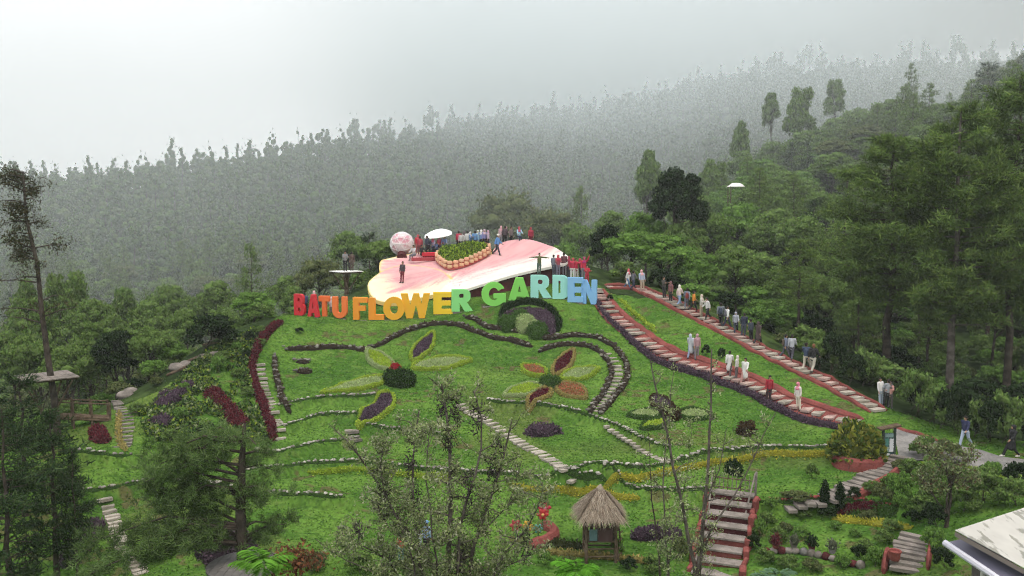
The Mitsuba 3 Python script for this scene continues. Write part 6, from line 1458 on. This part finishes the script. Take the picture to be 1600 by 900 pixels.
# the sparse olive tree in the middle foreground
def stems(rng, root, shoots, r0, twigs, leafn, spread, lsize, pal, dead=.0, leaf_from=.35):
    wood, pts = [], []
    for path, r in shoots:
        path = np.asarray(path, float); n = 14; L = np.concatenate([[0], np.cumsum(np.linalg.norm(np.diff(path, axis=0), axis=1))]); s = np.linspace(0, L[-1], n); c = np.stack([np.interp(s, L, path[:, q]) for q in range(3)], 1)
        c[1:-1] = (c[:-2] + 2 * c[1:-1] + c[2:]) / 4 + rng.normal(size=(n - 2, 3)) * .025; wood.append(tube(c, np.linspace(r, r * .2, n), 7))
        for _ in range(twigs):
            t = rng.uniform(leaf_from, 1); p0 = np.array([np.interp(t, np.linspace(0, 1, n), c[:, q]) for q in range(3)]); a = rng.uniform(0, 2 * np.pi); ln = spread * rng.uniform(.35, 1.1) * (1.2 - .6 * t)
            dv = np.array([math.cos(a), math.sin(a), rng.uniform(.2, 1.1)]); dv /= np.linalg.norm(dv); p1 = p0 + dv * ln * .55; p2 = p0 + dv * ln + rng.normal(size=3) * .12; wood.append(tube([p0, p1, p2], [r * .24, r * .14, .006], 4))
            for _ in range(3):
                s_ = rng.uniform(.3, 1); q0 = p0 + (p2 - p0) * s_; q1 = q0 + unit(rng, 1)[0] * ln * .35 + [0, 0, .08]; wood.append(tube([q0, q1], [.010, .004], 3))
                if rng.random() > dead: pts.append(q0 + (q1 - q0) * rng.uniform(0, 1.1, (leafn, 1)) + rng.normal(size=(leafn, 3)) * .07)
    pts = np.vstack(pts); return wood, pts


rng2 = np.random.default_rng(33); y0 = 22.0; R_ = P(690, 900, y0); g = float(Z(R_[0], y0)); root = np.array([R_[0], y0, g - .4])
def way(*q): return [np.array(root)] + [P(px, py, y0 + dy) for px, py, dy in q]
shoots = [(way((700, 860, 0), (705, 760, .1), (700, 660, .2), (690, 600, .2)), .13), (way((660, 870, -.3), (610, 790, -.6), (570, 720, -.8), (545, 690, -.9)), .09), (way((740, 850, .4), (775, 760, .7), (790, 700, .9), (800, 655, 1.0)), .10), (way((720, 800, -.2), (755, 720, -.4), (760, 650, -.5), (740, 610, -.5)), .08), (way((650, 830, .5), (640, 750, .8), (650, 680, 1.0), (655, 640, 1.1)), .08), (way((620, 880, .2), (560, 850, .3), (525, 830, .4)), .07), (way((780, 870, -.4), (830, 820, -.6), (850, 760, -.7)), .07), (way((690, 880, .8), (600, 830, 1.2), (585, 770, 1.4)), .06), (way((640, 850, -.8), (590, 760, -1.0), (600, 690, -1.1)), .05), (way((720, 860, .6), (800, 790, 1.0), (815, 720, 1.2)), .05), (way((680, 850, -1.0), (665, 740, -1.3), (672, 660, -1.4)), .05), (way((600, 890, -.4), (540, 880, -.6), (515, 860, -.7)), .05), (way((760, 890, .3), (820, 880, .5), (845, 850, .6)), .05)]
wood, pts = stems(rng2, root, shoots, .12, 40, 26, 1.15, .05, 'olive', leaf_from=.22)
TP['olive'] = np.array([(.22, .28, .11), (.28, .33, .15), (.15, .21, .08), (.36, .38, .25)]); M, c = leaves(pts, .052, TP['olive'], rng2, up=.2, long=2.0)
k = thing('olive_tree', 'sparse olive leaved tree with many stems in the middle foreground', 'tree'); part(k, 'trunk', join(wood), 'pale_bark', True); part(k, 'crown', M, 'leaf', False, c)
ep = []
for px, py, dy in [(700, 690, .2), (712, 640, .2), (690, 640, .3), (650, 780, .8), (770, 740, .7), (778, 700, .8), (600, 790, -.6), (640, 730, .8), (735, 760, -.3), (560, 840, .3), (720, 870, .0), (820, 850, -.5), (745, 650, -.5)]:
    q = P(px, py, y0 + dy); ep.append(q + rng2.normal(size=(150, 3)) * [.10, .10, .24])
M, c = leaves(np.vstack(ep), .045, np.array([(.06, .05, .05), (.085, .075, .07), (.045, .04, .038)]), rng2, up=-.3, long=3); part(k, 'moss', M, 'leaf', False, c, label='dark hanging tufts of moss on the stems', stuff=True)

# the thin, nearly bare trees right of the hut
def thin_tree(label, shoots, y, twigs, leafn, seed, bark='pale_bark', dead=.55, spread=.7):
    rng = np.random.default_rng(seed); px, py, _ = shoots[0][0][0]; p = P(px, py, y); ro = np.array([p[0], y, float(Z(p[0], y)) - .3])
    sh = [([ro] + [P(a, b, y + d_) for a, b, d_ in path], r) for path, r in shoots]
    wood, pts = stems(rng, ro, sh, .1, twigs, leafn, spread, .05, 'olive', dead, .3)
    M, c = leaves(pts, .05, TP['olive'] * 1.15, rng, up=.2, long=2); k = thing('bare_tree', label, 'tree'); part(k, 'trunk', join(wood), bark, True); part(k, 'crown', M, 'leaf', False, c)


thin_tree('thin nearly bare tree whose forked stems rise beside the broad stairs', [([(1088, 890, 0), (1100, 800, .1), (1108, 700, .2), (1112, 620, .2), (1112, 545, .3)], .105), ([(1088, 880, 0), (1064, 790, -.2), (1048, 700, -.3), (1030, 610, -.3), (1016, 562, -.3)], .095), ([(1095, 850, 0), (1150, 770, .4), (1185, 700, .6), (1212, 645, .7)], .06), ([(1100, 790, 0), (1128, 730, -.3), (1135, 670, -.4)], .05)], 26, 24, 12, 41, dead=.42)
thin_tree('slim pale bare tree in front of the third planted flower', [([(1045, 890, 0), (1035, 780, .1), (1040, 690, .2), (1050, 600, .3), (1054, 575, .3)], .05), ([(1045, 860, 0), (1075, 740, .3), (1082, 660, .4)], .035)], 27.5, 26, 16, 42, dead=.1, spread=.75)
thin_tree('slim dark bare tree just right of the thatched hut', [([(1032, 885, 0), (1022, 800, .1), (1014, 720, .2), (1012, 670, .2)], .05), ([(1030, 860, 0), (1052, 790, -.3), (1010, 735, -.4), (985, 705, -.4)], .03)], 28.5, 9, 8, 43, 'bark', dead=.6, spread=.6)
# small crooked tree at the lower right
rng2 = np.random.default_rng(35); y1 = 34; p = P(1478, 850, y1); ro = np.array([p[0], y1, float(Z(p[0], y1)) - .3]); W2 = lambda *q: [ro] + [P(a, b, y1 + d_) for a, b, d_ in q]
wood, pts = stems(rng2, ro, [(W2((1484, 780, 0), (1482, 740, .2), (1465, 712, .3), (1440, 700, .4)), .09), (W2((1480, 770, 0), (1500, 725, -.2), (1525, 705, -.3)), .07), (W2((1478, 800, 0), (1455, 770, .3), (1440, 745, .5)), .06), (W2((1488, 750, 0), (1505, 760, .4), (1530, 740, .5)), .05)], .1, 22, 12, 1.0, .05, 'olive', leaf_from=.55)
M, c = leaves(pts, .075, np.vstack([TP['olive'] * .85, [(.12, .075, .045)]]), rng2, up=.2, long=1.8); k = thing('crooked_tree', 'small crooked tree with thin reddish green leaves between the road and the white roof', 'tree'); part(k, 'trunk', join(wood), 'bark', True); part(k, 'crown', M, 'leaf', False, c)
# big leaves right below the camera
def leafy(label, px, py, y, n, size, col, seed):
    rng = np.random.default_rng(seed); c0 = P(px, py, y); k = thing('fern', label, 'plant')
    g = float(Z(c0[0], c0[1]))
    part(k, 'stem', tube([[c0[0], c0[1], g - .3], [c0[0] + .05, c0[1], (g + c0[2]) / 2], c0 - [0, 0, .12]], [.06, .05, .03], 6), 'bark')
    for i in range(n):
        a = i * 2.4 + rng.uniform(-.3, .3); L = size * rng.uniform(.7, 1.15); dv = np.array([math.cos(a), math.sin(a), 0]); s = np.array([-dv[1], dv[0], 0]); t = np.linspace(0, 1, 9)
        mid = c0 + dv * (L * t)[:, None] + np.array([0, 0, 1]) * (.34 * L * np.sin(t * 2.3) - .25 * L * t + i * .015)[:, None]
        V, Fc, cc = [], [], []
        for t_ in np.linspace(.18, 1, 13):          # leaflets along a frond
            b0 = np.array([np.interp(t_, t, mid[:, q]) for q in range(3)]); ll = L * .42 * math.sin(math.pi * min(1, .2 + t_ * .78)) ** .8 + .02
            for sg in (-1, 1):
                e = b0 + (s * sg * .85 + dv * .55) * ll - [0, 0, ll * rng.uniform(.1, .4)]; w = dv * ll * .15; n0 = len(V)
                V += [b0, (b0 + e) / 2 - w + [0, 0, .012], e, (b0 + e) / 2 + w + [0, 0, .012]]; Fc += [[n0, n0 + 1, n0 + 2], [n0, n0 + 2, n0 + 3]]; cc += [np.array(col) * rng.uniform(.65, 1.3)] * 4
        part(k, 'frond', (np.array(V), np.array(Fc)), 'leaf', False, np.array(cc))


leafy('bright green fern top at the bottom, in front of the round deck', 412, 893, 10, 11, .40, (.11, .26, .035), 51)
leafy('bright green fern peeping in at the bottom edge below the hut', 905, 906, 11, 11, .40, (.10, .27, .03), 52)
leafy('pale teal green fern at the bottom edge right of the broad stairs', 1215, 912, 11, 9, .36, (.13, .22, .13), 53)
rng2 = np.random.default_rng(54); c0 = P(462, 876, 26); q = c0 + rng2.normal(size=(900, 3)) * [.38, .3, .2]; g0_ = float(Z(c0[0], c0[1]))
M, c = leaves(q, .1, np.array([(.22, .09, .045), (.16, .07, .04), (.11, .075, .04)]), rng2); k = thing('rusty_shrub', 'rusty orange leaved shrub right of the round grey deck', 'shrub'); part(k, 'foliage', M, 'leaf', False, c); part(k, 'stem', tube([[c0[0], c0[1], g0_ - .2], c0], [.06, .03], 6), 'bark')

# ------------------------------------------------------------------ the misty air: thin over the garden, thick in the valley behind it, low cloud on the middle of the ridge
lo, hi = np.array([-760., -200., float(GZ.min()) - 1]), np.array([760., 810., float(GZ.max()) + 26])
nx, ny, nz = 48, 64, 24
vx, vy, vz = np.meshgrid(*[lo[a] + (np.arange(m) + .5) / m * (hi - lo)[a] for a, m in ((0, nx), (1, ny), (2, nz))], indexing='ij')
S01 = lambda a, b, x: (lambda t: t * t * (3 - 2 * t))(np.clip((x - a) / (b - a), 0, 1))
wisp = meshkit.fbm(np.stack([vx / 90, vy / 90, vz / 45], -1), 3, seed=14)
mist = .00042 + .0014 * S01(62, 190, vy) * (.6 + .8 * wisp)
cloud = .0105 * S01(14, 58, vz + 40 * (wisp - .5) + .07 * (vx - 40)) * S01(235, 350, vy) * S01(-150, 20, vx) * (1 - S01(150, 230, vx))
dens = np.minimum(mist + cloud, .0105)
box_w = T().translate([float(v) for v in lo]).scale([float(v) for v in hi - lo])
scene['haze_air'] = {'type': 'heterogeneous', 'albedo': {'type': 'constvolume', 'value': {'type': 'rgb', 'value': [0.893, 0.943, 0.964]}},
                     'sigma_t': {'type': 'gridvolume', 'grid': mi.VolumeGrid(np.ascontiguousarray(dens.transpose(2, 1, 0)[..., None].astype(np.float32))), 'to_world': box_w, 'filter_type': 'trilinear', 'wrap_mode': 'clamp'}}
c_, h_ = (lo + hi) / 2, (hi - lo) / 2 - .01
scene['haze'] = {'type': 'cube', 'to_world': T().translate([float(v) for v in c_]).scale([float(v) for v in h_]), 'bsdf': {'type': 'null'}, 'interior': {'type': 'ref', 'id': 'haze_air'}}
labels['haze'] = {'kind': 'stuff', 'label': 'white mist hanging in the valley and low cloud on the ridge', 'category': 'mist'}
